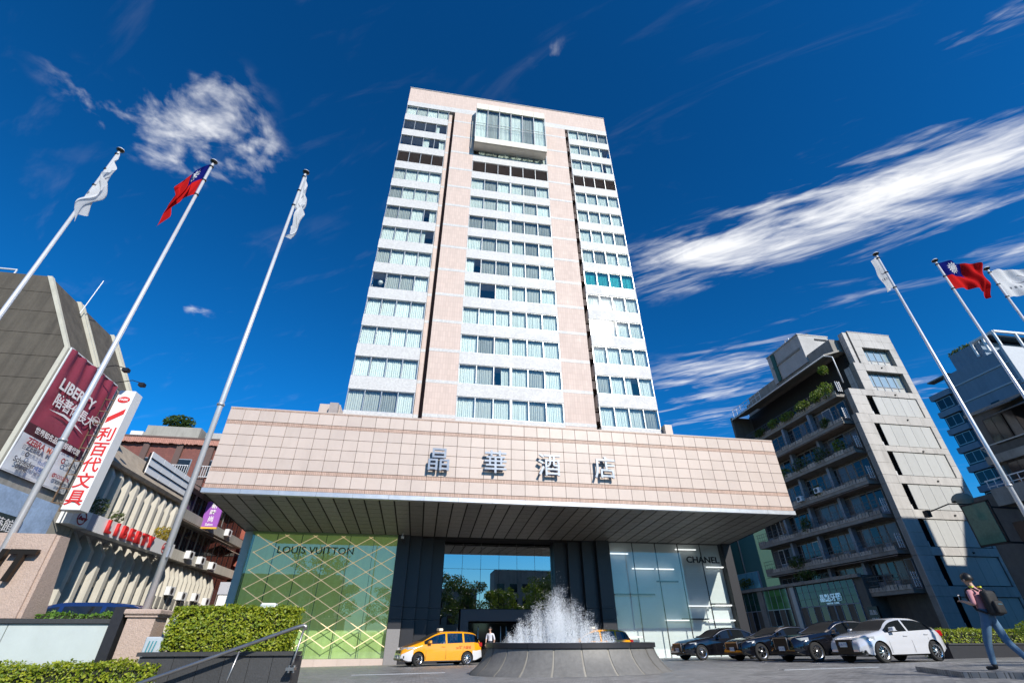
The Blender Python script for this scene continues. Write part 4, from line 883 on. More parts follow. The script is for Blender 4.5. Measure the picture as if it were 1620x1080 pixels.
for y, z, lb in ((44.9, 14.4, 'white air conditioner under the blue framed balcony window'), (47.8, 14.2, 'second white air conditioner further along the dark balconies')):
    t = thing('air_conditioner', lb, 'air conditioner', (41.3, y, z)); MB().box(-.2, -.4, 0, .2, .4, .55).build('case', WMET, t); MB().lathe([(.22, 0), (.2, .02), (0, .01)], 12).xf(Matrix.Translation((-.205, .1, .28)) @ Matrix.Rotation(R(-90), 4, 'Y')).build('fan_grille', DARKM, t)

# green glazed shops along the foot
SHP = thing('green_glass_shop', 'low shop row with green glass panels at the foot of the dark balconies', 'shop', (42, 53, 0), world=True)
GG = pm('green_back_painted_glass', (.06,.20,.05), .12, var=.25, scale=.7, rand=.3); GGD = pm('dark_green_glass', (.012,.05,.04), .08, var=.2, rand=.3)
CURTB = pm('brown_blind', (.12,.10,.08), .8, var=.15, streak=.3, rand=.3)
MB().box(41.1, 43.2, -.6, 43.0, 64, 6.3).build('shop_body', DKW, SHP)
for y0, y1, m, n in ((44.3, 47.6, GGD, 4), (47.7, 52.6, GGD, 5), (54.2, 58.4, GG, 4), (59.6, 63.6, GGD, 4)):
    for k in range(n):
        a, b = y0+(y1-y0)*k/n, y0+(y1-y0)*(k+1)/n
        for j in range(3): MB().box(41.02, a+.03, 4.05+j*.66, 41.1, b-.03, 4.05+(j+1)*.66-.02).build('glass_panel', m, SHP)
        MB().box(41.03, a+.04, .2, 41.1, b-.04, 3.95).build('door_pane', CURTB if (k+int(y0)) % 2 else DWIN, SHP)
    mb = MB()
    for k in range(n+1): y = y0+(y1-y0)*k/n; mb.box(40.99, y-.03, .1, 41.1, y+.03, 6.05)
    mb.box(40.98, y0, 3.95, 41.1, y1, 4.04); mb.build('frame', FRAME if m is GG else BLUEFR, SHP)
for y in (52.75, 58.55): MB().box(40.9, y, -.3, 41.15, y+1.0, 6.25).build('pier', DKC, SHP)
mb = MB(); mb.box(40.8, 52.7, .0, 40.9, 53.3, 6.0); mb.build('lit_sign_strip', SHUT, SHP)
MB().box(40.7, 43.2, 6.1, 41.2, 64, 6.4).build('parapet', DKC, SHP)
LBL = pm('pale_blue_lit_letter', (.5,.75,.9), .4, var=0, emit=(.35,.62,.85), estr=.22)
text('shop_letters', '晶點牙醫', .72, .05, LBL, SHP, (40.93, 47.75, 4.62), 'N', bold=.012, sx=1.05); text('shop_letters', 'DENTAL CLINIC', .24, .04, LBL, SHP, (40.93, 47.6, 4.15), 'N')
mb = MB(); mb.box(40.3, 41.9, 1.5, 40.5, 43.0, 3.6); mb.build('dark_sign', BLACKP, SHP); text('shop_letters', '晶點', .42, .02, WPRINT, SHP, (40.28, 42.45, 3.1), 'N'); text('shop_letters', '牙科', .42, .02, WPRINT, SHP, (40.28, 42.45, 2.5), 'N')
# green flank, blue windows and carved grey gable behind the canopy end
GWt = thing('dark_green_building', 'dark green flat wall seen under the right end of the canopy', 'building', (40, 66, 0), world=True)
MB().box(36.4, 66, -.6, 64, 76, 22).build('wall', pm('dark_green_cladding', (.012,.055,.036), .4, var=.08), GWt)
mb = MB(); mb.box(44.3, 65.9, -.6, 44.45, 66, 22); mb.build('seam', DKC, GWt)
bw = MB().box(41.15, 58.6, 6.45, 41.3, 64.6, 8.35).build('blue_window', BLUEFR, GWt)
for k in range(5): MB().box(41.08, 58.7+k*1.17, 6.5, 41.15, 58.7+(k+1)*1.17-.08, 8.3).build('pane', pm('sky_blue_glass', (.10,.30,.40), .15, var=.1) if k == 0 else MATS['sky_blue_glass'], bw)
tp = thing('window_box_plant', 'dark plant in front of the blue window strip', 'plant', (40.6, 61, 6.4)); mb = MB(); leaf_clump(mb, (0, 0, .7), (.3, 1.9, .6), 200, .16, rg); mb.build('foliage', LEAFD, tp, kind='stuff')
OR = thing('carved_grey_facade', 'carved grey stone facade wedge between canopy column and green wall', 'building', (37, 70, 0), world=True)
mb = MB(); mb.prism([(33.0, 0), (35.6, 0), (35.6, 7.0), (40.5, 13.9), (40.5, 16), (33, 16)], 'y', 65.2, 65.9); mb.build('wall', DKC, OR)
mb = MB(); mb.bar((35.6, 65.15, 0), (35.6, 65.15, 7.2), .3); mb.bar((35.6, 65.15, 7.0), (40.5, 65.15, 13.9), .3); mb.build('edge', CONC, OR)
for i in range(6): MB().box(34.6+i*.75, 64.9, 12.6, 35.1+i*.75, 65.2, 13.6).build('bracket', SHUT, OR)
for x, z, w_, h in ((34.4, 11.0, 2.6, .5), (34.6, 10.1, 1.6, .3), (36.0, 9.0, 1.2, 1.3), (36.4, 8.7, .4, 1.7)): MB().box(x, 65.0, z, x+w_, 65.2, z+h).build('carving', SHUT, OR)

# ---- sooty building at the right edge
RS = thing('sooty_concrete_building', 'sooty dark concrete building with ribbon windows at the right edge', 'building', (44, 18, -.3), world=True)
MB().box(38.31, 14, 9.6, 52, 25.6, 14.7).build('wall', DKW, RS); MB().box(37.9, 14, 11.2, 38.3, 25.8, 11.75).build('ledge', DKC, RS); MB().box(37.7, 2, 8.6, 38.3, 26.4, 9.7).build('balcony_wall', DKC, RS); MB().box(38.1, 14, 14.7, 52.2, 25.8, 14.9).build('roof', DKC, RS)
MB().box(38.3, 14, -.6, 50, 28.3, 9.6).build('lower_wing', DKW, RS)
MB().box(38.3, 0, -.6, 54, 13.95, 27.4).build('tall_wing', DKW, RS)
for k in range(9):
    a = 24.9-k*1.35
    for z0, z1 in ((12.4, 14.2), (9.75, 11.15)):
        w = MB().box(38.2, a-1.27, z0, 38.32, a, z1).build('window', DARKM, RS); MB().box(38.18, a-1.2, z0+.07, 38.2, a-.64, z1-.07).build('pane', DWIN, w); MB().box(38.18, a-.6, z0+.07, 38.2, a-.07, z1-.07).build('pane', MATS['smoky_glass'] if k % 2 else DWIN, w)
mb = MB()
for k in range(24): mb.bar((37.65, 26.3-k*.5, 9.7), (37.65, 26.3-k*.5, 10.25), .04)
mb.bar((37.65, 26.4, 10.25), (37.65, 12, 10.25), .06); mb.bar((37.65, 26.4, 9.85), (37.65, 12, 9.85), .04); mb.build('railing', WMET, RS)
mb = MB(); mb.bar((37.6, 25.5, 12.3), (37.6, 10, 12.3), .07); mb.bar((37.6, 25.5, 12.3), (38.3, 25.3, 11.4), .06); mb.bar((37.6, 22.5, 12.3), (38.3, 22.5, 11.4), .06); mb.build('awning_frame', SHUT, RS)
for ya, yb, z in ((21.8, 24.0, 14.3), (16.5, 20.8, 15.0), (18.5, 23.4, 13.9)):
    mb = MB(); mb.prism([(38.3, z+.55), (36.7, z-.1), (36.7, z-.16), (38.3, z+.48)], 'y', ya, yb); mb.build('awning', DKW, RS)
for y in (25.2, 22.0): MB().tube([(38.1, y, 11), (38.1, y, 0)], .09, 8).build('downpipe', DKC, RS, True)
for k in range(8): MB().box(38.18, 24.5-k*2.4, .3, 38.28, 26.5-k*2.4, 7.6).build('shop_pane', DWIN, RS)
RT = thing('tall_dark_block', 'tall dark apartment block behind the sooty building', 'building', (66, 7, -.3), world=True)
MB().box(61.2, 0, -.6, 77, 13.9, 32.6).build('wall', DKW, RT); MB().box(61.0, -.2, 32.6, 77.2, 14.1, 32.9).build('roof', DKC, RT)
for k in range(3):
    for j in range(9): w = MB().box(61.1, 10-k*4, 2+j*3.1, 61.2, 12-k*4, 3.8+j*3.1).build('window', FRAME, RT); MB().box(61.08, 10.1-k*4, 2.1+j*3.1, 61.1, 11.9-k*4, 3.7+j*3.1).build('pane', DWIN, w)
GS = thing('green_lightbox_sign', 'green glass light box sign hanging on the sooty building', 'sign', (34.5, 25, 5), world=True)
MB().box(34.0, 24.4, 6.0, 34.25, 25.9, 8.3).build('sign_face', pm('green_sign_glass', (.10,.20,.15), .12, var=.3, scale=.8), GS)
mb = MB(); mb.bar((34.1, 24.35, 5.95), (34.1, 24.35, 8.35), .12); mb.bar((34.1, 25.95, 5.95), (34.1, 25.95, 8.35), .12); mb.bar((34.1, 24.3, 8.35), (34.1, 26, 8.35), .12); mb.bar((34.1, 24.3, 5.95), (34.1, 26, 5.95), .12); mb.bar((34.2, 25.2, 8.2), (38.2, 25.2, 8.2), .1); mb.bar((34.2, 25.2, 6.1), (38.2, 25.2, 6.1), .1); mb.build('frame', DARKM, GS)
t = thing('sign_lamp', 'dark spotlight on a bent arm left of the green light box', 'lamp', (33.9, 25.2, 8.3)); MB().tube([(0, 0, 0), (-.9, .6, .15), (-1.9, 1.3, -.25)], .04, 6).build('arm', DARKM, t, True); MB().box(-2.15, 1.2, -.55, -1.85, 1.5, -.15).build('lamp_head', DARKM, t)
DM = thing('canvas_dome_awning', 'cream rounded canvas awning above the green light box', 'awning', (36.6, 27.6, 9.2)); mb = MB(); mb.lathe([(.62, 0), (.58, .2), (.45, .38), (.25, .5), (.02, .53)], 16); mb.build('canvas', pm('cream_canvas', (.26,.24,.18), .8), DM, True); MB().lathe([(.62, 0), (.4, -1.0)], 10, a0=math.pi, a1=1.6*math.pi).build('valance', MATS['cream_canvas'], DM)

# ---- blue-grey tower block behind
BT = thing('blue_grey_apartment_tower', 'blue grey apartment tower with roof terrace behind the panelled front', 'building', (86, 50, -.3), world=True)
BG = pm('shaded_blue_render', (.20,.26,.33), .8, var=.10, scale=.4, streak=.12); WG = pm('sunlit_pale_render', (.50,.52,.55), .8, var=.08)  # shaded side blue-grey, sunlit front pale: light put into the two colours
MB().box(78, 43.9, -.6, 95, 52.6, 35.8).build('wall', BG, BT); MB().box(78, 43.55, -.6, 95, 43.9, 36.2).build('front_wall', WG, BT); MB().box(78.5, 46, 35.8, 92, 50.6, 38.5).build('roof_room', BG, BT); MB().box(77.9, 52.6, -.6, 84, 55.4, 33.6).build('balcony_wing', DWIN, BT)
for z in (33.6, 30.9): MB().box(77.88, 43.9, z, 78, 52.6, z+.18).build('ledge', WG, BT)
for k in range(11):
    z = 33.4-k*2.85; MB().box(77.4, 52.4, z-.5, 78, 55.6, z+.35).build('balcony', BG, BT); w = MB().box(77.8, 52.9, z-2.2, 77.9, 55.2, z-.6).build('window', FRAME, BT); MB().box(77.78, 53, z-2.1, 77.8, 54, z-.7).build('pane', DWIN, w); MB().box(77.78, 54.1, z-2.1, 77.8, 55.1, z-.7).build('pane', DWIN, w)
mb = MB()
for y in (43.6, 45.2, 46.8): mb.bar((78.2, y, 36.2), (78.2, y, 38.6), .25)
mb.bar((78.2, 43.5, 38.6), (78.2, 46.9, 38.6), .3); mb.bar((78.2, 43.5, 38.6), (90, 43.5, 38.8), .3)
for x in (82, 86, 90): mb.bar((x, 43.5, 36.2), (x, 43.5, 38.8), .25)
mb.build('pergola', SIGNW, BT); MB().box(79, 44.5, 38.75, 90, 46.9, 38.9).build('pergola_roof', DWIN, BT); MB().box(84, 48.5, 29.3, 84.1, 48.6, 29.4).build('vent', DWIN, BT); MB().box(77.9, 47.5, 28.2, 78.0, 48.6, 29.5).build('small_window', DWIN, BT)
MB().box(77.7, 51.5, 35.8, 79, 55, 36.0).build('roof_edge', DKC, BT); tp = thing('roof_garden_plant', 'low greenery on the roof edge of the blue grey tower', 'plant', (79, 49, 38.5)); mb = MB(); leaf_clump(mb, (0, 0, .3), (.8, 2.0, .35), 240, .2, rg); mb.build('foliage', LEAFD, tp, kind='stuff')
# ================================================================ forecourt: hedges, walls, poles, flags, fountain
PINKG = pm('pink_granite_rough', (.46,.35,.29), .75, var=.18, scale=22, bump=.6, bscale=45, dirt=.12)
FROST = pm('frosted_glass_panel', (.50,.56,.55), .35, var=.05, streak=.05)
DKG = pm('dark_flamed_granite', (.045,.046,.048), .55, var=.25, scale=25, rand=.12, bump=.2)
SST = pm('polished_steel_tube', (.36,.35,.34), .34, .9, var=.06)
POLE = pm('satin_steel_pole', (.74,.75,.77), .34, .45, var=.05, scale=1.5)
# pink granite name wall (wedge: thick at the foot)
NW = thing('granite_name_wall', 'rough pink granite name wall with bronze letters at the left edge', 'wall', (-10, 12.6, 1.5), world=True)
for a, b in ((-12.6, -10.6), (-10.58, -8.6)):
    pass
mb = MB(); mb.prism([(12.3, 1.54), (12.95, 1.54), (12.62, 3.08), (12.3, 3.12)], 'x', -13.0, -8.02); mb.build('wall_block', PINKG, NW)
mb = MB(); mb.prism([(12.34, 1.54), (13.02, 1.54), (12.66, 3.10), (12.34, 3.10)], 'x', -8.02, -7.94); mb.build('end_slab', PINKG, NW)
BRONZE = pm('dark_bronze_letter', (.05,.035,.025), .35, .7, var=.1)
text('letters', 'REGENT', .85, .10, BRONZE, NW, (-8.22, 12.2, 2.45), bold=.012, align='RIGHT', shear=.18)
# frosted glass planter front with black coping and post
FP = thing('frosted_glass_planter', 'frosted glass planter front with black coping below the name wall', 'planter', (-9, 12.3, .3), world=True)
for a, b in ((-13, -10.6), (-10.58, -8.02), (-8.0, -6.20)): MB().box(a, 12.2, .25, b-.0, 12.25, 1.44).build('glass_panel', FROST, FP)
MB().box(-13, 12.15, 1.45, -6.18, 12.5, 1.53).build('coping', DKG, FP); MB().box(-13, 12.27, .2, -6.2, 13.4, 1.44).build('planter_body', DKG, FP)
mb = MB(); mb.box(-6.17, 12.08, .2, -5.97, 12.5, 1.74); mb.build('end_post', BLACKSTONE, FP)
# granite pier under the flagpole
PI = thing('granite_pier', 'pink granite pier with moulded cap under a flagpole', 'pier', (-5.62, 12.35, .2), world=True)
MB().box(-5.88, 12.1, .15, -5.36, 12.62, 1.56).build('shaft', PINKG, PI)
mb = MB(); mb.box(-5.92, 12.06, 1.56, -5.32, 12.66, 1.60); mb.build('cap_moulding', PINKG, PI); mb = MB(); mb.box(-5.96, 12.02, 1.602, -5.28, 12.70, 1.70); bevel_mesh(mb.build('cap', PINKG, PI).data, .02)
# electric cabinet
EC = thing('utility_cabinet', 'pale metal cabinet with cables beside the granite pier', 'cabinet', (-5.15, 12.0, .3), world=True)
bevel_mesh(MB().box(-5.30, 11.85, .3, -4.98, 12.1, 1.22).build('case', pm('pale_blue_metal', (.50,.56,.60), .4, .2), EC).data, .02)
for k in range(3): MB().tube([(-5.2+k*.06, 11.84, 1.15), (-5.22+k*.05, 11.80, .8), (-5.25+k*.08, 11.83, .4)], .012, 5).build('cable', pm('teal_cable', (.05,.25,.30), .5) if k == 0 else MATS['teal_cable'], EC)
# hedges: dark core box and a shell of leaves
def hedge(name, label, x0, x1, y0, y1, z0, z1, n, size, mat, core=.10, bulge=.11, seed=1, faces='fblrt'):
    t = thing(name, label, 'hedge', ((x0+x1)/2, (y0+y1)/2, z0), world=True); rg = random.Random(seed)
    MB().box(x0+core, y0+core, z0, x1-core, y1-core, z1-core).build('twigs', pm('hedge_twigs_%d' % seed, (.018,.022,.010), .9), t)
    mb = MB(); A = {'f': (x1-x0)*(z1-z0), 'r': (y1-y0)*(z1-z0), 'l': (y1-y0)*(z1-z0), 't': (x1-x0)*(y1-y0), 'b': (x1-x0)*(z1-z0)}
    fl = [q for q in faces]; wts = [A[q] for q in fl]
    for _ in range(n):
        f = rg.choices(fl, wts)[0]; u, v = rg.random(), rg.random(); dep = abs(rg.gauss(0, .055))
        lump = bulge*mnoise.noise((u*(x1-x0)*2.4+seed, v*3.1, ord(f)*.3))-dep
        if f == 'f': p, nn = (x0+(x1-x0)*u, y0-lump, z0+(z1-z0)*v), (0,-1,.35)
        elif f == 'b': p, nn = (x0+(x1-x0)*u, y1+lump, z0+(z1-z0)*v), (0,1,.35)
        elif f == 'r': p, nn = (x1+lump, y0+(y1-y0)*u, z0+(z1-z0)*v), (1,0,.35)
        elif f == 'l': p, nn = (x0-lump, y0+(y1-y0)*u, z0+(z1-z0)*v), (-1,0,.35)
        else: p, nn = (x0+(x1-x0)*u, y0+(y1-y0)*v, z1+lump+.5*abs(rg.gauss(0, .03))), (0,0,1)
        p = Vector(p); d = (Vector(nn)+Vector((rg.gauss(0,.65), rg.gauss(0,.65), rg.gauss(0,.65)))).normalized(); a = d.orthogonal().normalized(); a.rotate(Matrix.Rotation(rg.uniform(0, 6.28), 3, d)); b = d.cross(a); s = size*rg.uniform(.55, 1.25)
        mb.add([p-a*s, p-b*s*.5+d*s*.1, p+a*s, p+b*s*.5+d*s*.1], [(0,1,2,3)])
    mb.build('foliage', mat, t, kind='stuff'); return t
hedge('clipped_hedge', 'tall clipped bright green hedge behind the steel handrail', -4.98, -2.72, 11.85, 13.1, .9, 1.74, 13000, .036, LEAF, seed=1, faces='frlt')
hedge('clipped_hedge', 'low clipped hedge in front of the frosted glass planter', -12, -4.75, 11.42, 12.05, .0, .80, 15000, .034, LEAF, seed=2, faces='frt')
hedge('clipped_hedge', 'narrow grassy hedge on the planter beside the granite name wall', -7.85, -6.2, 12.55, 13.3, 1.45, 1.62, 3500, .034, leafmat('grass_leaf', (.14,.27,.03), (.09,.2,.02)), core=.02, seed=3, faces='frlt')
hedge('clipped_hedge', 'long low hedge with a sunlit top behind the walking person', 17.5, 33, 16.9, 18.2, .6, 1.52, 9000, .05, LEAF, seed=4, faces='frlt') if False else None
hedge('clipped_hedge', 'long low hedge with a sunlit top behind the walking person', 22.2, 38, 20.3, 21.5, .3, 1.47, 12000, .055, LEAF, seed=4, faces='flt')
RW = thing('planter_kerb_wall', 'black planter wall under the long low hedge on the right', 'wall', (30, 20, .3), world=True)
MB().box(21.9, 19.9, .2, 38, 20.25, .92).build('wall', BLACKSTONE, RW); MB().box(21.9, 19.85, .92, 38, 20.3, .97).build('coping', DKG, RW)
t = thing('leafy_bush', 'bright leafy bush at the right edge behind the walking person', 'bush', (19.6, 14.4, .5)); mb = MB(); leaf_clump(mb, (0, 0, .85), (.9, .5, .30), 900, .06, random.Random(9)); mb.build('foliage', LEAFB, t, kind='stuff'); MB().tube([(0, 0, 0), (.05, 0, .7)], [.04, .02], 6).build('stem', BARK, t)
# black granite stair wall
BW = thing('black_stair_wall', 'black granite stair wall under the tall hedge', 'wall', (-3.8, 12, 0), world=True)
xs = [-5.15, -4.55, -4.1, -3.65, -3.2, -2.78, -2.38]
for a, b in zip(xs, xs[1:]): MB().box(a+.004, 11.55, -.6, b-.004, 11.62, .90).build('stone_slab', DKG, BW)
MB().box(-5.15, 11.63, -.6, -2.40, 12.4, .89).build('wall_body', DKG, BW); MB().box(-5.15, 12.41, -.6, -2.75, 13.1, .88).build('wall_body', DKG, BW); MB().box(-5.2, 11.5, .905, -2.34, 11.95, .97).build('coping', DKG, BW)
# ramp the handrail follows
mb = MB(); mb.prism([(-9, -.7), (-2.2, -.7), (-2.2, .30), (-9, -.60)], 'y', 8.6, 11.5); mb.build('ramp', DKG, kind='structure')
# handrail
HR = thing('steel_handrail', 'polished steel handrail rising along the black stair wall', 'handrail', (-3.5, 11.3, 0), world=True)
mb = MB(); mb.tube([(-8.2, 11.3, -.62), (-5.0, 11.3, .475), (-2.42, 11.3, 1.365), (-2.28, 11.3, 1.40), (-2.24, 11.3, 1.385), (-2.23, 11.3, 1.33)], .034, 12); mb.build('rail', SST, HR, True)
for x, zt, zb in ((-2.36, 1.36, .72), (-3.45, .98, .45), (-4.75, .53, .0)):
    mb = MB(); mb.tube([(x+.1, 11.3, zt), (x+.02, 11.3, zb+.1), (x, 11.32, zb)], .02, 8); mb.build('post', SST, HR, True)
    mb = MB(); mb.box(x-.09, 11.3, zb-.05, x+.06, 11.55, zb+.0); mb.tube([(x-.06, 11.45, zb+.03), (x-.06, 11.45, zb-.09)], .025, 8); mb.tube([(x+.03, 11.45, zb+.03), (x+.03, 11.45, zb-.09)], .025, 8); mb.build('wall_bracket', SST, HR)
for (x, y, z, lb) in ((-3.55, 13.3, 1.62, 'white floodlight on top of the tall clipped hedge'), (-5.05, 12.5, 1.30, 'small grey floodlight between the granite pier and the tall hedge')):
    t = thing('floodlight', lb, 'floodlight', (x, y, z)); bevel_mesh(MB().box(-.17, -.12, .05, .17, .12, .27).build('lamp_head', WMET, t).data, .03); MB().box(-.14, -.135, .08, .14, -.122, .24).build('lens', FROST, t); mb = MB(); mb.bar((0, 0, -.3), (0, 0, .06), .05); mb.build('stake', DARKM, t)

# ---- flagpoles and flags
FLW = bpy.data.materials.new('white_flag_cloth'); FLR = bpy.data.materials.new('red_blue_flag_cloth')
def flagmat(m, kind):
    m.use_nodes = True; nt = m.node_tree; nt.nodes.clear(); N = nt.nodes.new; L = nt.links.new
    def M(op, a, b=None, c=None):
        n = N('ShaderNodeMath'); n.operation = op
        for i, v in enumerate((a, b, c)):
            if v is None: continue
            if isinstance(v, (int, float)): n.inputs[i].default_value = v
            else: L(v, n.inputs[i])
        return n.outputs[0]
    uv = N('ShaderNodeUVMap'); s = N('ShaderNodeSeparateXYZ'); L(uv.outputs[0], s.inputs[0]); u, v = s.outputs[0], s.outputs[1]
    def mix(f, a, b):
        n = N('ShaderNodeMix'); n.data_type = 'RGBA'; L(f, n.inputs[0])
        for i, q in ((6, a), (7, b)):
            if isinstance(q, tuple): n.inputs[i].default_value = (*q, 1)
            else: L(q, n.inputs[i])
        return n.outputs[2]
    if kind == 'r':
        can = M('MULTIPLY', M('LESS_THAN', u, .5), M('LESS_THAN', v, .5)); col = mix(can, (.62,.02,.02), (.01,.015,.16))
        dx, dy = M('MULTIPLY', M('SUBTRACT', u, .25), 1.5), M('SUBTRACT', v, .25); r = M('SQRT', M('ADD', M('MULTIPLY', dx, dx), M('MULTIPLY', dy, dy))); th = M('ARCTAN2', dy, dx)
        ray = M('ABSOLUTE', M('SUBTRACT', M('FRACT', M('ADD', M('MULTIPLY', th, 12/6.28318), 100.5)), .5))     # twelve rays
        lim = M('SUBTRACT', .19, M('MULTIPLY', ray, .19)); sunm = M('MAXIMUM', M('LESS_THAN', r, .082), M('MULTIPLY', M('GREATER_THAN', r, .095), M('LESS_THAN', r, lim))); col = mix(sunm, col, (.80,.80,.80))
    else:
        dx, dy = M('MULTIPLY', M('SUBTRACT', u, .42), 1.5), M('SUBTRACT', v, .38); r = M('SQRT', M('ADD', M('MULTIPLY', dx, dx), M('MULTIPLY', dy, dy)))
        ring = M('MULTIPLY', M('MULTIPLY', M('GREATER_THAN', r, .145), M('LESS_THAN', r, .17)), M('GREATER_THAN', M('ADD', dx, dy), -.08))
        tx_ = M('MULTIPLY', M('MULTIPLY', M('GREATER_THAN', v, .66), M('LESS_THAN', v, .74)), M('MULTIPLY', M('GREATER_THAN', u, .15), M('LESS_THAN', u, .75)))
        dash = M('GREATER_THAN', M('SINE', M('MULTIPLY', u, 75.0)), .1); mk = M('MAXIMUM', ring, M('MULTIPLY', tx_, dash)); col = mix(mk, (.74,.75,.77), (.20,.21,.24))
    d = N('ShaderNodeBsdfDiffuse'); t = N('ShaderNodeBsdfTranslucent'); mx = N('ShaderNodeMixShader'); mx.inputs[0].default_value = .38; o = N('ShaderNodeOutputMaterial')
    L(col, d.inputs[0]); L(col, t.inputs[0]); L(d.outputs[0], mx.inputs[1]); L(t.outputs[0], mx.inputs[2]); L(mx.outputs[0], o.inputs[0])
flagmat(FLW, 'w'); flagmat(FLR, 'r')
def flag(label, mat, x, zt, H, Lf, az, a0, a1, wav, ph, fold=1.0, nu=44, nv=22, gather=0.0):
    """cloth hoisted at (x, 12.35): fly leaves the pole at azimuth az, its droop grows from a0 to a1 degrees; gather bunches the hoist"""
    t = thing('flag', label, 'flag', (x, 12.35, zt-H)); d = Vector((math.cos(R(az)), math.sin(R(az)), 0)); nrm = Vector((-d.y, d.x, 0)); mb = MB(); uvs = []
    rx = [0]; rz = [0]
    for i in range(nu):
        a = R(a0+(a1-a0)*(1-math.exp(-3.2*(i+.5)/nu))); rx.append(rx[-1]+math.cos(a)*Lf/nu); rz.append(rz[-1]-math.sin(a)*Lf/nu)
    for j in range(nv+1):
        v = j/nv
        for i in range(nu+1):
            u = i/nu; hz = H*(1-v)
            sp = 1-gather*u*(v-.3)                                  # lower cloth falls closer to the pole
            off = wav*u**.7*(math.sin(6.28*(fold*2.1*u+.35*v)+ph)+.45*math.sin(6.28*(fold*4.3*u-.8*v)+ph*2)+.5*math.sin(6.28*(1.3*v+fold*.8*u)+ph))
            p = d*(rx[i]*sp+.06)+nrm*off+Vector((0, 0, hz+rz[i]*(1-.35*gather*v)))
            mb.v.append(tuple(p)); uvs.append((u, v))
    w = nu+1; mb.f = [(j*w+i, j*w+i+1, (j+1)*w+i+1, (j+1)*w+i) for j in range(nv) for i in range(nu)]; mb.mi = [0]*len(mb.f)
    me = mb.mesh('cloth', mat, True); ul = me.uv_layers.new(name='UVMap')
    for lp in me.loops: ul.data[lp.index].uv = uvs[lp.vertex_index]
    obj('cloth', me, t); mb = MB()
    for z in (.05, H*.5, H-.05): mb.lathe([(.05, -.015), (.075, -.015), (.075, .015), (.05, .015), (.05, -.015)], 10, (0, 0, z))
    mb.build('rope_rings', DARKM, t); return t
def flagpole(label, x, zb, zt):
    t = thing('flagpole', label, 'flagpole', (x, 12.35, zb), group='flagpoles in a row across the forecourt'); h = zt-zb
    MB().tube([(0, 0, 0), (0, 0, h*.45), (0, 0, h)], [.075, .062, .042], 14).build('pole', POLE, t, True); MB().lathe([(.088, h*.33), (.092, h*.33), (.092, h*.33+.05), (.08, h*.33+.06)], 14).build('joint_collar', STEEL, t, True)
    MB().lathe([(.045, h-.04), (.06, h), (.115, h+.04), (.125, h+.07)], 16).build('finial', BLACKP, t, True); MB().lathe([(.125, h+.07), (.105, h+.11), (.02, h+.13)], 16).build('finial_top', WMET, t, True)
    MB().box(.06, -.11, 1.0, .1, -.06, 1.2).build('cleat', STEEL, t); return t
for lb, x, zb, zt in (('flagpole nearest the left edge of the picture', -11.97, .0, 15.72), ('flagpole rising behind the granite name wall', -8.9, .0, 15.76), ('flagpole standing on the pink granite pier', -5.72, 1.70, 15.85),
                      ('innermost of the three flagpoles on the right', 18.5, .3, 15.43), ('middle of the three flagpoles on the right', 21.6, .3, 15.5), ('outermost flagpole by the right edge', 24.35, .3, 15.43)): flagpole(lb, x, zb, zt)
flag('limp white flag on the leftmost pole', FLW, -11.97, 15.6, 1.75, 2.3, -30, 58, 86, .15, .5, 1.2, gather=.55)
flag('limp red and blue flag above the left name wall', FLR, -8.9, 15.6, 1.6, 2.2, 238, 58, 84, .20, 1.2, 1.0, gather=.25)
flag('limp white flag on the pole above the granite pier', FLW, -5.72, 15.7, 1.65, 2.2, -25, 64, 88, .12, 2.1, 1.4, gather=.55)
flag('white flag seen edge on, blowing, on the right', FLW, 18.5, 15.3, 1.75, 2.1, 44, -48, -20, .07, .2, .8)
flag('red flag with blue canton flying on the right', FLR, 21.6, 15.4, 1.5, 1.75, -16, -22, 32, .20, 2.6, .8, gather=.25)
flag('white flag flying at the right edge', FLW, 24.35, 15.3, 1.5, 2.1, -15, -24, 20, .16, 4.0, .8)

# ---- fountain
FX, FYc, FZ = 4.95, 17.95, .27
FT = thing('stone_fountain', 'round flared grey stone fountain with a black rim', 'fountain', (FX, FYc, FZ))
FST = pm('grey_fountain_granite', (.17,.165,.155), .55, var=.22, scale=9, rand=.07, dirt=.3)
nseg = 22; prof = [(3.32, -.12), (3.26, .02), (3.08, .14), (2.92, .30), (2.81, .46), (2.755, .60), (2.735, .66)]
for k in range(nseg):
    a0, a1 = 2*math.pi*(k+.035)/nseg, 2*math.pi*(k+1-.035)/nseg
    mb = MB(); mb.lathe(prof, 4, a0=a0, a1=a1); mb.build('curved_slab', FST, FT, True)
MB().lathe([(r-.02, z) for r, z in prof], 66).build('slab_backing', pm('pale_mortar', (.30,.28,.24), .9, var=.15), FT, True)
for k in range(11):
    a0, a1 = 2*math.pi*(k+.004)/11, 2*math.pi*(k+.996)/11
    mb = MB(); mb.lathe([(2.735, .665), (2.79, .67), (2.79, .80), (2.3, .80), (2.3, .5)], 8, a0=a0, a1=a1); mb.build('rim_stone', BLACKSTONE, FT, 30)
MB().lathe([(2.3, .5), (2.3, .62), (.0, .62)], 40).build('basin_water', pm('pool_water', (.25,.32,.35), .08, var=.1), FT)
SPR = bpy.data.materials.new('white_spray'); SPR.use_nodes = True; nt = SPR.node_tree; nt.nodes.clear(); o_ = nt.nodes.new('ShaderNodeOutputMaterial'); m_ = nt.nodes.new('ShaderNodeMixShader'); d_ = nt.nodes.new('ShaderNodeBsdfDiffuse'); t_ = nt.nodes.new('ShaderNodeBsdfTranslucent')
d_.inputs[0].default_value = t_.inputs[0].default_value = (.97,.98,.99,1); m_.inputs[0].default_value = .55; nt.links.new(d_.outputs[0], m_.inputs[1]); nt.links.new(t_.outputs[0], m_.inputs[2]); nt.links.new(m_.outputs[0], o_.inputs[0])
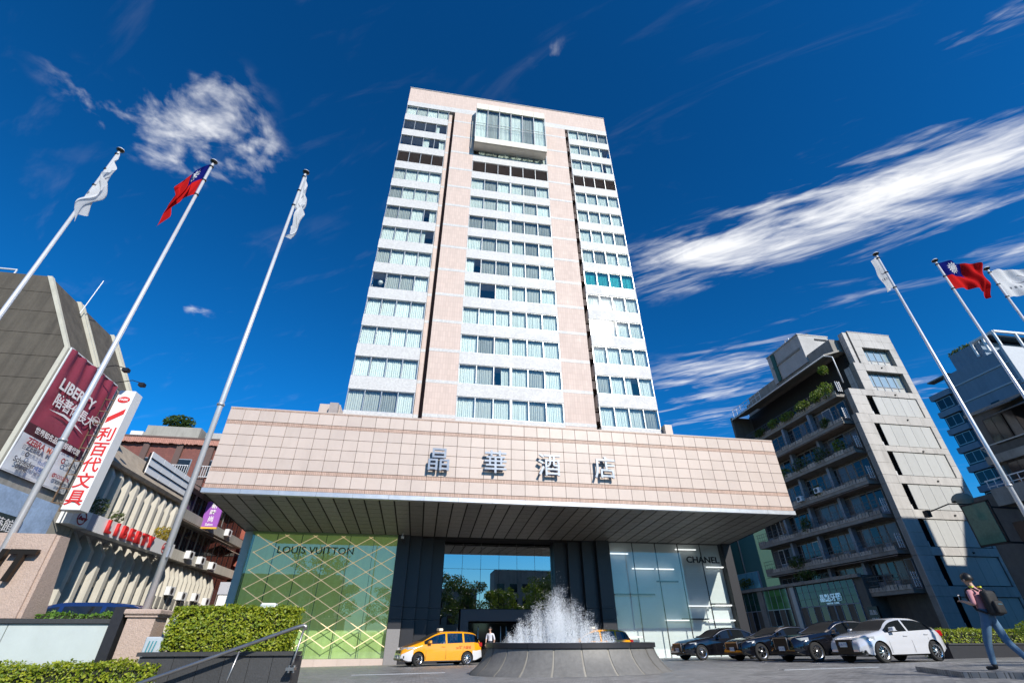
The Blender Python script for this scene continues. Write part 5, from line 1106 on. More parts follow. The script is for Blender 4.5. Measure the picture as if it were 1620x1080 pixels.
rg = random.Random(11); mb = MB(); TET = [(0,2,1),(0,1,3),(1,2,3),(2,0,3)]
def drop(x, y, z, s, st):
    e = [(rg.uniform(-1,1)*s, rg.uniform(-1,1)*s, rg.uniform(-1,1)*s*st) for _ in range(4)]
    mb.add([(x+q[0], y+q[1], z+q[2]) for q in e], TET)
for _ in range(260):                                            # many thin jets; the middle ones rise highest
    a, r = rg.uniform(0, 6.283), 1.95*rg.random()**.75; jx, jy = r*math.cos(a)-.30, r*math.sin(a)
    hj = max(.10, (1-r/2.1)**.85*1.78*rg.uniform(.62, 1.12)); lx, ly = rg.gauss(0, .05)+.03*(jx+.3), rg.gauss(0, .05)+.03*jy
    for _ in range(int(40+230*hj)):                             # rising streaks, thinning towards the tip
        h = hj*rg.random()**.85; w = .012+.045*h/max(hj, .3)*hj; drop(jx+lx*h+rg.gauss(0, w), jy+ly*h+rg.gauss(0, w), .63+h, rg.uniform(.004, .011)*(1.35-h/hj*.6), rg.uniform(1.2, 3.0))
    for _ in range(int(60+190*hj)):                             # falling spray and mist
        f = rg.random(); h = hj*(1-f*f)*rg.uniform(.3, 1.05); w = .05+.16*f*min(1, hj); drop(jx+lx*hj+rg.gauss(0, w), jy+ly*hj+rg.gauss(0, w), .63+max(0, h), rg.uniform(.003, .008), rg.uniform(.8, 1.6))
for _ in range(900):
    a, r = rg.uniform(0, 6.283), rg.uniform(0, 2.2); drop(r*math.cos(a)-.3, r*math.sin(a), .63+2.1*max(0, 1-r/2.2)*rg.uniform(.5, 1.15), rg.uniform(.003, .010), 1)
mb.build('water_jets', SPR, FT, kind='stuff', label='white spray of many fountain jets')
# stepped island the person stands on
IS = thing('paved_island', 'low raised paved island under the walking person', 'kerb', (12.4, 10.4, .5), world=True)
pts = [(10.95, 9.9), (12.6, 12.6), (22, 11.8), (22, 6), (13.4, 6)]
mb = MB(); n = len(pts); mb.add([(x, y, gz(x, y)-.1) for x, y in pts]+[(x, y, gz(x, y)+.10) for x, y in pts], [tuple(range(n))[::-1], tuple(range(n, 2*n))]+[(i, (i+1) % n, n+(i+1) % n, n+i) for i in range(n)]); mb.build('island_slab', PAVE, IS)

# drain gratings let into the paving
for x, y, lb in ((-.6, 20.5, 'long steel drain grating in the paving left of the fountain'), (12.2, 15.2, 'long steel drain grating in the paving before the parked cars')):
    t = thing('drain_grating', lb, 'drain', (x, y, gz(x, y))); mb = MB()
    mb.box(-1.6, -.16, .001, 1.6, -.13, .012); mb.box(-1.6, .13, .001, 1.6, .16, .012); mb.build('frame', STEEL, t); mb = MB()
    for k in range(40): mb.box(-1.58+k*.08, -.13, .001, -1.58+k*.08+.035, .13, .009)
    mb.build('grate_bars', DARKM, t, kind='stuff'); t.rotation_euler = (-.0178, -.0122, 0)
# ================================================================ vehicles
def carpaint(name, col, metal=.0, rough=.12, flake=.0):
    return pm(name, col, rough, metal, var=0, coat=1.0, spec=.5)
CBLK = carpaint('black_car_paint', (.006,.006,.008)); CWHT = carpaint('silver_white_car_paint', (.62,.63,.66), .15); CYEL = carpaint('taxi_yellow_paint', (.80,.34,.008)); CNAV = carpaint('navy_car_paint', (.012,.03,.11)); CBUM = pm('white_bumper_paint', (.62,.62,.64), .35, var=.04, coat=.5)
CGL = pm('car_window_glass', (.010,.012,.014), .03, var=0, spec=.8); TYRE = pm('tyre_rubber', (.018,.018,.018), .85, var=.2); ALLOY = pm('alloy_wheel', (.55,.55,.56), .25, 1, var=.05); CHRM = pm('chrome', (.50,.50,.52), .28, 1, var=0)
LENSM = pm('headlight_lens', (.55,.58,.60), .08, .3, var=.1); TAILM = pm('tail_lamp', (.35,.01,.01), .12, var=0); PLATE = pm('number_plate', (.70,.72,.70), .4, var=0); UNDER = pm('underbody', (.008,.008,.008), .9, var=0)
TGL = glass('taxi_window_glass', (.40,.46,.48), .10)
def interp(pts, x):
    if x <= pts[0][0]: return pts[0][1]
    for (a, b), (c, d) in zip(pts, pts[1:]):
        if x <= c:
            t = (x-a)/(c-a) if c > a else 0; return b+(d-b)*t
    return pts[-1][1]
def smooth_interp(pts, x):
    """monotone-ish cubic through the outline points"""
    n = len(pts)
    if x <= pts[0][0]: return pts[0][1]
    if x >= pts[-1][0]: return pts[-1][1]
    for i in range(n-1):
        if pts[i][0] <= x <= pts[i+1][0]: break
    def sl(k):
        if k <= 0 or k >= n-1: return (pts[min(k+1, n-1)][1]-pts[max(k-1, 0)][1])/max(1e-6, pts[min(k+1, n-1)][0]-pts[max(k-1, 0)][0])
        a = (pts[k][1]-pts[k-1][1])/(pts[k][0]-pts[k-1][0]); b = (pts[k+1][1]-pts[k][1])/(pts[k+1][0]-pts[k][0])
        return 0 if a*b <= 0 else 2*a*b/(a+b)
    x0, y0, x1, y1 = *pts[i], *pts[i+1]; h = x1-x0; t = (x-x0)/h
    return (2*t**3-3*t*t+1)*y0+(t**3-2*t*t+t)*h*sl(i)+(-2*t**3+3*t*t)*y1+(t**3-t*t)*h*sl(i+1)
def wheel(parent, x, y, r, spokes, turn=0, side=-1):
    w = thing('wheel', None, None, (0,0,0)); bpy.data.objects.remove(w)
    rot = (0, 0, turn)
    ty = MB(); wd = .20
    ty.lathe([(r*.66, -wd/2), (r*.92, -wd/2), (r, -wd/2+.03), (r, wd/2-.03), (r*.92, wd/2), (r*.66, wd/2)], 26); ty.xf(Matrix.Rotation(R(90), 4, 'X'))
    W_ = ty.build('wheel', TYRE, parent, 40, (x, y, r)); W_.rotation_euler = rot
    rm = MB(); s = side; rr = r*.68
    rm.lathe([(rr, -wd/2-.004), (rr, .0)], 26); rm.lathe([(rr, -wd/2-.006), (rr-.03, -wd/2+.012)], 26); rm.lathe([(.07, -wd/2+.0), (.05, -wd/2-.012), (0, -wd/2-.014)], 12)
    for k in range(spokes):
        a = 2*math.pi*k/spokes; h = .42*math.pi/spokes
        p = [(math.cos(a+q)*rad, math.sin(a+q)*rad, z) for rad, q, z in ((.05, -h*2.2, -wd/2-.004), (.05, h*2.2, -wd/2-.004), (rr-.015, h*.75, -wd/2+.012), (rr-.015, -h*.75, -wd/2+.012))]
        p += [(q[0], q[1], q[2]+.03) for q in p]; rm.add(p, [(0,1,2,3),(0,4,5,1),(1,5,6,2),(2,6,7,3),(3,7,4,0)])
    rm.xf(Matrix.Rotation(R(90 if s < 0 else -90), 4, 'X') @ Matrix.Rotation(R(180), 4, 'X') if False else Matrix.Rotation(R(-90 if s < 0 else 90), 4, 'X'))
    rm.build('rim', ALLOY, W_, 40); dk = MB(); dk.lathe([(rr, -.02), (0, -.02)], 20); dk.xf(Matrix.Rotation(R(-90 if s < 0 else 90), 4, 'X')); dk.build('brake_disc', UNDER, W_)
    return W_
def make_car(name, label, loc, rotz, spec, paint, group=None, spokes=10, cat='car', turn=0, lower=None, win=None):
    """x runs from nose (0) to tail (L); nose points to local -X; y<0 is the car's left"""
    L_, Wd, H, wb, fo, top, belt, r = spec['L'], spec['W']/2, spec['H'], spec['wb'], spec['fo'], spec['top'], spec['belt'], spec['r']
    xc = fo+wb/2; t = thing(name, label, cat, loc, rotz, group)
    st = sorted(set([round(L_*i/46, 4) for i in range(47)]+[round(p[0], 4) for p in top]+[.02, .05, .1, L_-.02, L_-.05, L_-.1]+[round(p, 4) for p in spec['pillars']]))
    def planw(x): 
        f = min(1, max(0, x)/.75); b = min(1, max(0, L_-x)/.60); return Wd*(.74+.26*(1-(1-f)**2.4))*(.80+.20*(1-(1-b)**2.4))
    wsx0, wsx1, rgx0, rgx1 = spec['ws0'], spec['ws1'], spec['rg0'], spec['rg1']
    zb0 = .20; rings = []
    for x in st:
        zt = smooth_interp(top, x); bl = min(interp(belt, x), zt-.012); w = planw(x); cab = max(0, min(1, (zt-bl)/.30))
        lowz = zb0+.12*max(0, 1-x/.35)+.14*max(0, 1-(L_-x)/.40); rw = w*(.93-.20*cab) if cab > .05 else w*.90
        mid = lowz+(bl-lowz)*.50
        rings.append([(x, 0, lowz), (x, w*.80, lowz), (x, w*.965, lowz+.05), (x, w, mid-.06), (x, w*1.0, mid+.05), (x, w*.985, bl-.07), (x, w*.955, bl), (x, w*.955+(rw-w*.955)*.86, bl+(zt-.045*cab-.004-bl)*.90), (x, rw*.90, zt-.022*cab-.004), (x, rw*.55, zt-.006), (x, 0, zt)])
    m = len(rings[0]); mb = MB(); full = []
    for q in rings: full.append(q+[(p[0], -p[1], p[2]) for p in q[-2:0:-1]])
    k = len(full[0])
    for q in full: mb.v += q
    pil = spec['pillars']; gl = lambda xm: wsx0+.10 < xm < rgx1-.12 and not any(abs(xm-p) < spec['pw'] for p in pil)
    for i in range(len(st)-1):
        xm = (st[i]+st[i+1])/2
        for j in range(k):
            a = i*k+j; b = i*k+(j+1) % k; mb.f.append((a, b, b+k, a+k)); jj = j if j < m-1 else k-1-j
            zt = smooth_interp(top, xm); bl = interp(belt, xm); mi = 0
            if jj == 6 and gl(xm) and zt-bl > .10: mi = 1
            if jj >= 8 and (wsx0 < xm < wsx1 or rgx0 < xm < rgx1): mi = 2
            if jj <= 1 and .3 < xm < L_-.3: mi = 3
            if lower and jj in (1, 2, 3) and (xm < fo-.28 or xm > fo+wb+.30): mi = 4
            if lower and jj == 4 and (xm < fo-.30): mi = 4
            if lower and jj == 1: mi = 4
            mb.mi.append(mi)
    n = len(st); mb.f.append(tuple(range(k))[::-1]); mb.mi.append(4 if lower else 0); mb.f.append(tuple((n-1)*k+j for j in range(k))); mb.mi.append(0)
    me = mb.mesh('body', [paint, win or CGL, win or CGL, UNDER, lower or paint]); tmp = bpy.data.objects.new('tmp', me); C.objects.link(tmp); cut = []
    bm = bmesh.new(); bm.from_mesh(me); bmesh.ops.recalc_face_normals(bm, faces=bm.faces[:]); bm.to_mesh(me); bm.free()
    for xw in (fo, fo+wb):
        for s in (-1, 1):
            c = MB(); c.lathe([(0, -.26), (r*1.13, -.26), (r*1.13, .26), (0, .26)], 24); c.xf(Matrix.Translation((xw, s*(Wd-.04), r+.01)) @ Matrix.Rotation(R(90), 4, 'X')); cm = c.mesh('cut', UNDER)
            b2 = bmesh.new(); b2.from_mesh(cm); bmesh.ops.remove_doubles(b2, verts=b2.verts[:], dist=1e-5); bmesh.ops.recalc_face_normals(b2, faces=b2.faces[:]); b2.to_mesh(cm); b2.free()
            co = bpy.data.objects.new('cut', cm); C.objects.link(co); cut.append(co); md = tmp.modifiers.new('b', 'BOOLEAN'); md.object = co; md.operation = 'DIFFERENCE'; md.solver = 'EXACT'; md.material_mode = 'TRANSFER'
    me2 = evalmesh(tmp)
    for o in cut+[tmp]: bpy.data.objects.remove(o)
    names = [q.name if q else '' for q in me2.materials]
    groups = {}
    bm = bmesh.new(); bm.from_mesh(me2)
    for v in bm.verts: v.co.x -= xc
    base = bpy.data.meshes.new('b'); bm.to_mesh(base); bm.free()
    def pick(test, nm, mats_):
        b = bmesh.new(); b.from_mesh(base); bmesh.ops.delete(b, geom=[f for f in b.faces if not test(f)], context='FACES')
        if not b.faces: b.free(); return None
        q = bpy.data.meshes.new(nm); b.to_mesh(q); b.free()
        for mm in mats_: q.materials.append(mm)
        q.polygons.foreach_set('use_smooth', [True]*len(q.polygons)); q.set_sharp_from_angle(angle=R(38)); return obj(nm, q, t)
    ms = [me2.materials[i] for i in range(len(me2.materials))]
    body = pick(lambda f: f.material_index not in (1, 2), 'body', ms)
    pick(lambda f: f.material_index == 2 and f.calc_center_median().x < 0, 'windscreen', ms); pick(lambda f: f.material_index == 2 and f.calc_center_median().x >= 0, 'rear_window', ms)
    edges = [-99]+[p-xc for p in pil]+[99]
    for s in (-1, 1):
        for a, b_ in zip(edges, edges[1:]): pick(lambda f: f.material_index == 1 and f.calc_center_median().y*s > 0 and a < f.calc_center_median().x < b_, 'side_window', ms)
    for s in (-1, 1):
        for xw in (fo, fo+wb): wheel(t, xw-xc, s*(Wd-.105), r, spokes, turn if xw == fo else 0, s)
    # trim
    zt0 = smooth_interp(top, .12)
    g = spec['grille']; mb = MB(); mb.box(-xc-.015, -g[0], g[1], -xc+.12, g[0], g[2]); gr = bevel_mesh(mb.mesh('grille', BLACKP), .015); gr = obj('grille', gr, t)
    mb = MB()
    for q in range(5): z = g[1]+.03+(g[2]-g[1]-.06)*q/4; mb.box(-xc-.024, -g[0]+.03, z-.006, -xc+.0, g[0]-.03, z+.006)
    mb.build('grille_bar', DARKM, gr)
    if spec.get('chrome', 1):
        mb = MB(); mb.bar((-xc-.02, -g[0], g[2]), (-xc-.02, g[0], g[2]), .03); mb.bar((-xc-.02, -g[0], g[1]), (-xc-.02, -g[0], g[2]), .025); mb.bar((-xc-.02, g[0], g[1]), (-xc-.02, g[0], g[2]), .025); mb.build('grille_frame', CHRM, gr)
    obj('number_plate', bevel_mesh(MB().box(-xc-.045, -.17, spec['pz'], -xc-.02, .17, spec['pz']+.16).mesh('number_plate', PLATE), .006), t)
    text('plate_marks', spec.get('plate', 'AKR-0168'), .10, .002, BPRINT, t, (-xc-.047, 0, spec['pz']+.08), 'N')
    for s in (-1, 1):
        hz = spec['hz']; w0 = planw(.12); mb = MB()
        pts = [(.10, .56), (.16, .74), (.34, .93), (.62, .985), (.55, .94), (.30, .80)]
        lo = [(x, f*planw(x)*1.004+.004, hz-.055+.05*min(1, x/.5)) for x, f in pts[:4]]; hi = [(x, f*planw(x)*1.0+.006, hz+.06+.06*min(1, x/.5)) for x, f in pts[:4]]
        vs = [(p[0]-xc-.035*(1-min(1, p[0]/.6)), s*p[1], p[2]) for p in lo+hi]; vs += [(p[0]+.1, p[1]*.90, p[2]) for p in vs]
        mb.add(vs, [(0,1,5,4),(1,2,6,5),(2,3,7,6),(4,5,13,12),(5,6,14,13),(6,7,15,14),(0,8,9,1),(1,9,10,2),(2,10,11,3),(0,4,12,8),(3,11,15,7)]); mb.build('headlight', LENSM, t)
        wt_ = planw(L_-.15); mb = MB(); mb.box(L_-xc-.30, min(s*wt_*.80, s*wt_*1.01), spec['tz'], L_-xc+.002, max(s*wt_*.80, s*wt_*1.01), spec['tz']+.20); obj('tail_lamp', bevel_mesh(mb.mesh('tail_lamp', TAILM), .03), t)
        bx = wsx0+.32; mz = interp(belt, bx)+.05; mb = MB(); y0 = Wd*.94; mb.add([(bx-xc+a, s*(y0+b), mz+c) for a, b, c in ((-.06,.04,-.02),(.10,.06,-.02),(.12,.22,.0),(-.02,.23,.0),(-.05,.04,.11),(.10,.06,.12),(.12,.21,.13),(.0,.22,.12))], [(0,1,2,3),(4,5,6,7),(0,1,5,4),(1,2,6,5),(2,3,7,6),(3,0,4,7)]); mb.bar((bx-xc, s*(y0-.03), mz), (bx-xc, s*(y0+.07), mz+.03), .04); obj('mirror', bevel_mesh(mb.mesh('mirror', paint), .02), t)
        for hx in spec['handles']:
            mb = MB(); mb.box(hx-xc, min(s*(planw(hx)*.985), s*(planw(hx)*.985+.035)), interp(belt, hx)-.15, hx-xc+.19, max(s*(planw(hx)*.985), s*(planw(hx)*.985+.035)), interp(belt, hx)-.115); obj('door_handle', bevel_mesh(mb.mesh('door_handle', CHRM if spec.get('chrome', 1) else paint), .008), t)
        for dx in spec['doors']:
            mb = MB(); zz = [.30, .45, .6, .75, interp(belt, dx)-.03]; vs = []
            for z in zz:
                fr_ = (z-zb0)/(interp(belt, dx)-zb0); wy = planw(dx)*(1.0 if fr_ < .6 else 1.0-.035*(fr_-.6)/.4)+.0025; vs += [(dx-xc-.006, s*wy, z), (dx-xc+.006, s*wy, z)]
            mb.add(vs, [(2*i, 2*i+1, 2*i+3, 2*i+2) for i in range(len(zz)-1)]); mb.build('door_seam', UNDER, t)
        if spec.get('chrome', 1):                                     # bright line round the side glass
            pth = []
            for i in range(20):
                x = wsx0+.16+(rgx1-wsx0-.36)*i/19; zt = smooth_interp(top, x); bl = interp(belt, x); w = planw(x); cab = max(0, min(1, (zt-bl)/.30)); rw = w*(.93-.20*cab); q = .93; pth.append((x-xc, s*(w*.955+(rw-w*.955)*.86*q+.012), bl+(zt-.045*cab-bl)*.88))
            MB().tube(pth, .012, 5).build('window_trim', CHRM, t)
        mb = MB(); mb.box(-xc+.12, min(s*Wd*.40, s*Wd*.86), spec['fz'], -xc+.30, max(s*Wd*.40, s*Wd*.86), spec['fz']+.10); mb.build('fog_lamp', BLACKP, t) if spec.get('fog') else None
    # low intake
    mb = MB(); mb.box(-xc-.012, -.55*Wd*1.5, .26, -xc+.15, .55*Wd*1.5, .36); obj('lower_intake', bevel_mesh(mb.mesh('lower_intake', BLACKP), .02), t)
    return t
SEDAN = dict(L=5.1, W=1.90, H=1.48, wb=3.08, fo=.88, r=.345, top=[(0, .50), (.04, .66), (.22, .80), (.7, .92), (1.45, 1.01), (1.62, 1.03), (2.45, 1.40), (2.95, 1.475), (3.45, 1.46), (3.9, 1.36), (4.45, 1.15), (4.9, 1.10), (5.05, .95), (5.1, .55)], belt=[(0, .62), (.5, .78), (1.5, .93), (4.2, 1.0), (5.1, .9)], ws0=1.62, ws1=2.46, rg0=3.75, rg1=4.45, pillars=[2.95, 3.95], pw=.045, grille=(.42, .42, .76), pz=.40, hz=.68, tz=.80, handles=[2.55, 3.55], doors=[1.75, 2.93, 3.85], fz=.35, plate='RAM-8866')
COUPE = dict(SEDAN, L=5.0, H=1.41, top=[(0, .50), (.05, .68), (.25, .82), (.8, .94), (1.5, 1.01), (1.68, 1.03), (2.5, 1.35), (3.0, 1.41), (3.45, 1.385), (4.0, 1.25), (4.55, 1.10), (4.85, 1.05), (4.95, .92), (5.0, .55)], pillars=[3.25], doors=[1.8, 3.2], handles=[2.85], wb=2.95, plate='AJS-6990', grille=(.45, .50, .74))
BMW = dict(SEDAN, L=5.2, H=1.49, wb=3.2, top=[(0, .55), (.03, .78), (.15, .88), (.6, .95), (1.5, 1.03), (1.68, 1.05), (2.5, 1.42), (3.0, 1.49), (3.55, 1.475), (4.0, 1.38), (4.55, 1.17), (5.0, 1.12), (5.15, .95), (5.2, .55)], grille=(.40, .44, .86), hz=.74, doors=[1.8, 3.0, 3.95], handles=[2.6, 3.65], pillars=[3.02, 4.02], plate='RCH-2020')
HATCH = dict(L=3.97, W=1.74, H=1.42, wb=2.47, fo=.80, r=.32, top=[(0, .48), (.04, .66), (.2, .80), (.6, .92), (1.0, .99), (1.12, 1.01), (1.82, 1.36), (2.25, 1.42), (2.8, 1.405), (3.25, 1.32), (3.6, 1.10), (3.82, .98), (3.93, .85), (3.97, .5)], belt=[(0, .6), (.5, .76), (1.1, .92), (3.3, 1.0), (3.97, .9)], ws0=1.12, ws1=1.84, rg0=3.22, rg1=3.66, pillars=[2.30], pw=.05, grille=(.36, .32, .74), pz=.50, hz=.70, tz=.78, handles=[1.95, 2.95], doors=[1.22, 2.28, 3.1], fz=.30, chrome=0, fog=1, plate='AQB-7733')
MPV = dict(L=4.56, W=1.70, H=1.59, wb=2.75, fo=.90, r=.315, top=[(0, .50), (.05, .70), (.2, .82), (.6, .96), (1.0, 1.08), (1.1, 1.12), (2.0, 1.51), (2.5, 1.58), (3.2, 1.585), (3.95, 1.54), (4.2, 1.46), (4.42, 1.12), (4.52, .95), (4.56, .5)], belt=[(0, .6), (.5, .80), (1.1, .97), (4.0, 1.06), (4.56, 1.0)], ws0=1.10, ws1=2.02, rg0=4.12, rg1=4.44, pillars=[2.42, 3.42], pw=.05, grille=(.38, .58, .72), pz=.36, hz=.76, tz=.85, handles=[2.15, 3.15], doors=[1.3, 2.4, 3.38], fz=.38, chrome=0, fog=1, plate='TDE-365')
def park(name, label, spec, paint, x, y, **k):
    """x, y: where the front-left tyre touches the ground; nose towards -X"""
    cx, cy = x+spec['wb']/2, y+spec['W']/2-.105; t = make_car(name, label, (cx, cy, gz(cx, cy)), 0, spec, paint, **k); t.rotation_euler = (-.0178, -.0122, R(4)); return t
park('parked_car', 'black saloon parked beside the fountain, farthest of the black cars', SEDAN, CBLK, 14.75, 27.6, group='cars parked in a row by the right shop window', spokes=20)
park('parked_car', 'black coupe with five-spoke wheels, second car from the fountain', COUPE, CBLK, 15.75, 23.9, group='cars parked in a row by the right shop window', spokes=5)
park('parked_car', 'black saloon with upright grille next to the white hatchback', BMW, CBLK, 16.15, 20.75, group='cars parked in a row by the right shop window', spokes=14)
park('parked_car', 'silver white hatchback, nearest of the parked cars', HATCH, CWHT, 16.65, 17.95, group='cars parked in a row by the right shop window', spokes=10)
# taxi at the door
tx_l = (1.1, 31.0)
TAXI = make_car('taxi', 'yellow taxi van with white bumpers waiting left of the fountain', (tx_l[0], tx_l[1], gz(*tx_l)+.0), R(17), MPV, CYEL, cat='taxi', spokes=9, turn=R(22), lower=CBUM, win=TGL)
bevel_mesh(MB().box(-.12, -.22, 1.585, .12, .22, 1.72).build('roof_sign', pm('white_taxi_sign', (.75,.72,.6), .4, var=0), TAXI).data, .03); MB().tube([(-.9, .3, 1.45), (-.75, .3, 1.85)], .008, 5).build('aerial', DARKM, TAXI)
for s_ in (-1,): text('door_print', '大都會', .16, .004, pm('orange_red_print', (.65,.13,.02), .4, var=0), TAXI, (1.35, -.868, .82)); text('door_print', '55178', .12, .004, MATS['orange_red_print'], TAXI, (.85, -.868, .80))
tx2 = (11.0, 32.2)
TAXI2 = make_car('taxi', 'second yellow taxi almost hidden behind the fountain spray', (10.2, 31.6, gz(10.2, 31.6)), R(8), MPV, CYEL, cat='taxi', spokes=9, lower=CBUM); bevel_mesh(MB().box(-.12, -.22, 1.585, .12, .22, 1.72).build('roof_sign', MATS['white_taxi_sign'], TAXI2).data, .03)
VANS = dict(MPV, L=4.9, W=1.85, H=2.0, wb=2.95, r=.35); VANS['top'] = [(x*4.9/4.56, z*1.27) for x, z in MPV['top']]; VANS['belt'] = [(x*4.9/4.56, z*1.2) for x, z in MPV['belt']]
for q in ('ws0', 'ws1', 'rg0', 'rg1'): VANS[q] = MPV[q]*4.9/4.56
VANS['pillars'] = [q*4.9/4.56 for q in MPV['pillars']]; VANS['doors'] = [q*4.9/4.56 for q in MPV['doors']]
make_car('parked_van', 'navy blue van parked behind the granite name wall and pier', (-10.1, 17.4, gz(-10.1, 17.4)), R(0), VANS, CNAV, cat='van', spokes=8)
# ================================================================ people, trees across the road
SKIN = pm('skin', (.48,.29,.21), .55, var=.05); SHIRTP = pm('pink_shirt', (.50,.24,.27), .85, var=.12, scale=9); JEANS = pm('blue_jeans', (.09,.17,.27), .9, var=.18, scale=7, bump=.3, bscale=18); SHOE = pm('black_shoe', (.015,.015,.016), .6, var=.1); SOLE = pm('white_sole', (.6,.6,.6), .6); HAIR = pm('black_hair', (.010,.009,.008), .45, var=.2, scale=40); SHIRTW = pm('white_shirt', (.66,.66,.72), .85, var=.06); TROUS = pm('dark_trousers', (.03,.03,.04), .9, var=.1)
def human(name, label, loc, rotz, J, B, mats, hair=True, group=None):
    """J: joints {name: (x,y,z,radius)}, B: bones [(a, b, material index)]; one skin surface grown over the skeleton, coloured by bone"""
    t = thing(name, label, 'person', loc, rotz, group); ks = list(J); me = bpy.data.meshes.new('body'); me.from_pydata([J[k][:3] for k in ks], [(ks.index(a), ks.index(b)) for a, b, _ in B], [])
    o = bpy.data.objects.new('body', me); C.objects.link(o); md = o.modifiers.new('s', 'SKIN'); md.use_smooth_shade = True; md.branch_smoothing = .6
    for i, k in enumerate(ks):
        sv = me.skin_vertices[0].data[i]; r = J[k][3]; sv.radius = r if isinstance(r, tuple) else (r, r); sv.use_root = (k == 'pelvis')
    o.modifiers.new('u', 'SUBSURF').levels = 1; o.modifiers['u'].render_levels = 1
    m2 = evalmesh(o); bpy.data.objects.remove(o); m2.materials.clear()
    for m in mats: m2.materials.append(m)
    segs = [(Vector(J[a][:3]), Vector(J[b][:3]), mi) for a, b, mi in B]
    for p in m2.polygons:
        c = p.center; best = min(segs, key=lambda s: (c-(s[0]+(s[1]-s[0])*max(0, min(1, (c-s[0]).dot(s[1]-s[0])/max(1e-9, (s[1]-s[0]).length_squared))))).length); p.material_index = best[2]; p.use_smooth = True
    m2.name = 'body'; body = obj('body', m2, t); h = Vector(J['head'][:3])
    if hair:
        mb = MB(); rg = random.Random(4); n, m_ = 16, 9; vs = []
        for j in range(m_+1):
            for i in range(n):
                th = math.pi*.62*j/m_; ph = 2*math.pi*i/n; fr = math.sin(ph)                # +y is the face: hair line higher there
                th *= (.72 if fr > .5 else 1.0); r = .108*(1+.05*mnoise.noise((i*.9, j*.8, 2)))
                vs.append((h.x+r*.92*math.sin(th)*math.cos(ph), h.y-.012+r*1.08*math.sin(th)*math.sin(ph), h.z+.012+r*1.12*math.cos(th)))
        mb.add(vs, [(j*n+i, j*n+(i+1) % n, (j+1)*n+(i+1) % n, (j+1)*n+i) for j in range(m_) for i in range(n)]); mb.build('hair', HAIR, t, True)
    for s in (-1, 1): MB().lathe([(.0, -.012), (.022, -.008), (.028, .004), (.012, .012), (0, .012)], 8).xf(Matrix.Translation((h.x+s*.092, h.y-.005, h.z-.02)) @ Matrix.Rotation(R(90), 4, 'Y')).build('ear', mats[0], t, True)
    mb = MB(); mb.add([(h.x-.014, h.y+.085, h.z-.03), (h.x+.014, h.y+.085, h.z-.03), (h.x, h.y+.115, h.z-.035), (h.x, h.y+.088, h.z+.02)], [(0,1,2),(0,2,3),(1,3,2)]); mb.build('nose', mats[0], t)
    for s in (-1, 1): mb = MB(); mb.box(h.x+s*.034-.012, h.y+.086, h.z-.002, h.x+s*.034+.012, h.y+.092, h.z+.008); mb.build('eye', HAIR, t)
    mb = MB(); mb.box(h.x-.022, h.y+.082, h.z-.068, h.x+.022, h.y+.088, h.z-.060); mb.build('mouth', pm('lip', (.35,.14,.12), .6) if 'lip' not in MATS else MATS['lip'], t)
    return t
def fingers(J, B, wrist, palm, d, side, mi):
    """palm joint and five bent fingers"""
    w, p, d = Vector(J[wrist][:3]), Vector(palm), Vector(d).normalized(); s = Vector(side).normalized(); n = d.cross(s); k = wrist+'_palm'; J[k] = (*p, (.036, .018)); B.append((wrist, k, mi))
    for i, (off, ln) in enumerate(((-.030, .062), (-.010, .075), (.012, .070), (.032, .055))):
        a = p+s*off+d*.035; b = a+d*ln*.55+n*.012; c = b+d*ln*.35+n*.032; names = [k+'_f%d%d' % (i, q) for q in range(3)]
        for q, pt in zip(names, (a, b, c)): J[q] = (*pt, .0095)
        B += [(k, names[0], mi), (names[0], names[1], mi), (names[1], names[2], mi)]
    a = p-s*.034-d*.01; b = a-s*.022+d*.03+n*.012; J[k+'_t0'] = (*a, .012); J[k+'_t1'] = (*b, .010); B += [(k, k+'_t0', mi), (k+'_t0', k+'_t1', mi)]
J = dict(pelvis=(0,0,.95,(.155,.115)), waist=(0,.01,1.10,(.145,.105)), chest=(0,.02,1.32,(.165,.115)), neckb=(0,.03,1.46,(.075,.06)), neck=(0,.045,1.53,.052), jaw=(0,.07,1.585,(.062,.07)), head=(-.005,.07,1.655,(.082,.095)), crown=(-.005,.06,1.71,(.06,.07)),
  ls=(-.185,.02,1.42,.062), le=(-.255,-.02,1.16,.048), lw=(-.17,.19,1.22,.030), rs=(.185,.02,1.42,.062), re=(.33,-.09,1.19,.046), rw=(.36,.10,1.03,.030),
  lh=(-.09,.0,.90,.095), lk=(-.095,.17,.50,.072), la=(-.095,.25,.10,.055), lheel=(-.095,.22,.045,.042), lt=(-.105,.42,.035,.038), rh=(.09,.0,.90,.095), rk=(.10,-.07,.50,.072), ra=(.10,-.33,.13,.055), rheel=(.10,-.37,.08,.042), rt=(.105,-.17,.032,.038))
B = [('pelvis','waist',2),('waist','chest',1),('chest','neckb',1),('neckb','neck',0),('neck','jaw',0),('jaw','head',0),('head','crown',0),('chest','ls',1),('ls','le',1),('le','lw',0),('chest','rs',1),('rs','re',1),('re','rw',0),('pelvis','lh',2),('lh','lk',2),('lk','la',2),('la','lheel',3),('lheel','lt',3),('pelvis','rh',2),('rh','rk',2),('rk','ra',2),('ra','rheel',3),('rheel','rt',3)]
import copy
J1, B1 = copy.deepcopy(J), list(B); fingers(J1, B1, 'lw', (-.145, .255, 1.245), (.3, 1, .35), (1, -.3, 0), 0); fingers(J1, B1, 'rw', (.365, .145, .965), (.05, .5, -1), (0, 1, .5), 0)
PX, PY = 11.85, 9.6
PZ = gz(PX, PY)+.10
human('person', 'person in pink shirt and blue jeans with a black backpack walking on the right', (PX, PY, PZ), R(6), J1, B1, [SKIN, SHIRTP, JEANS, SHOE])
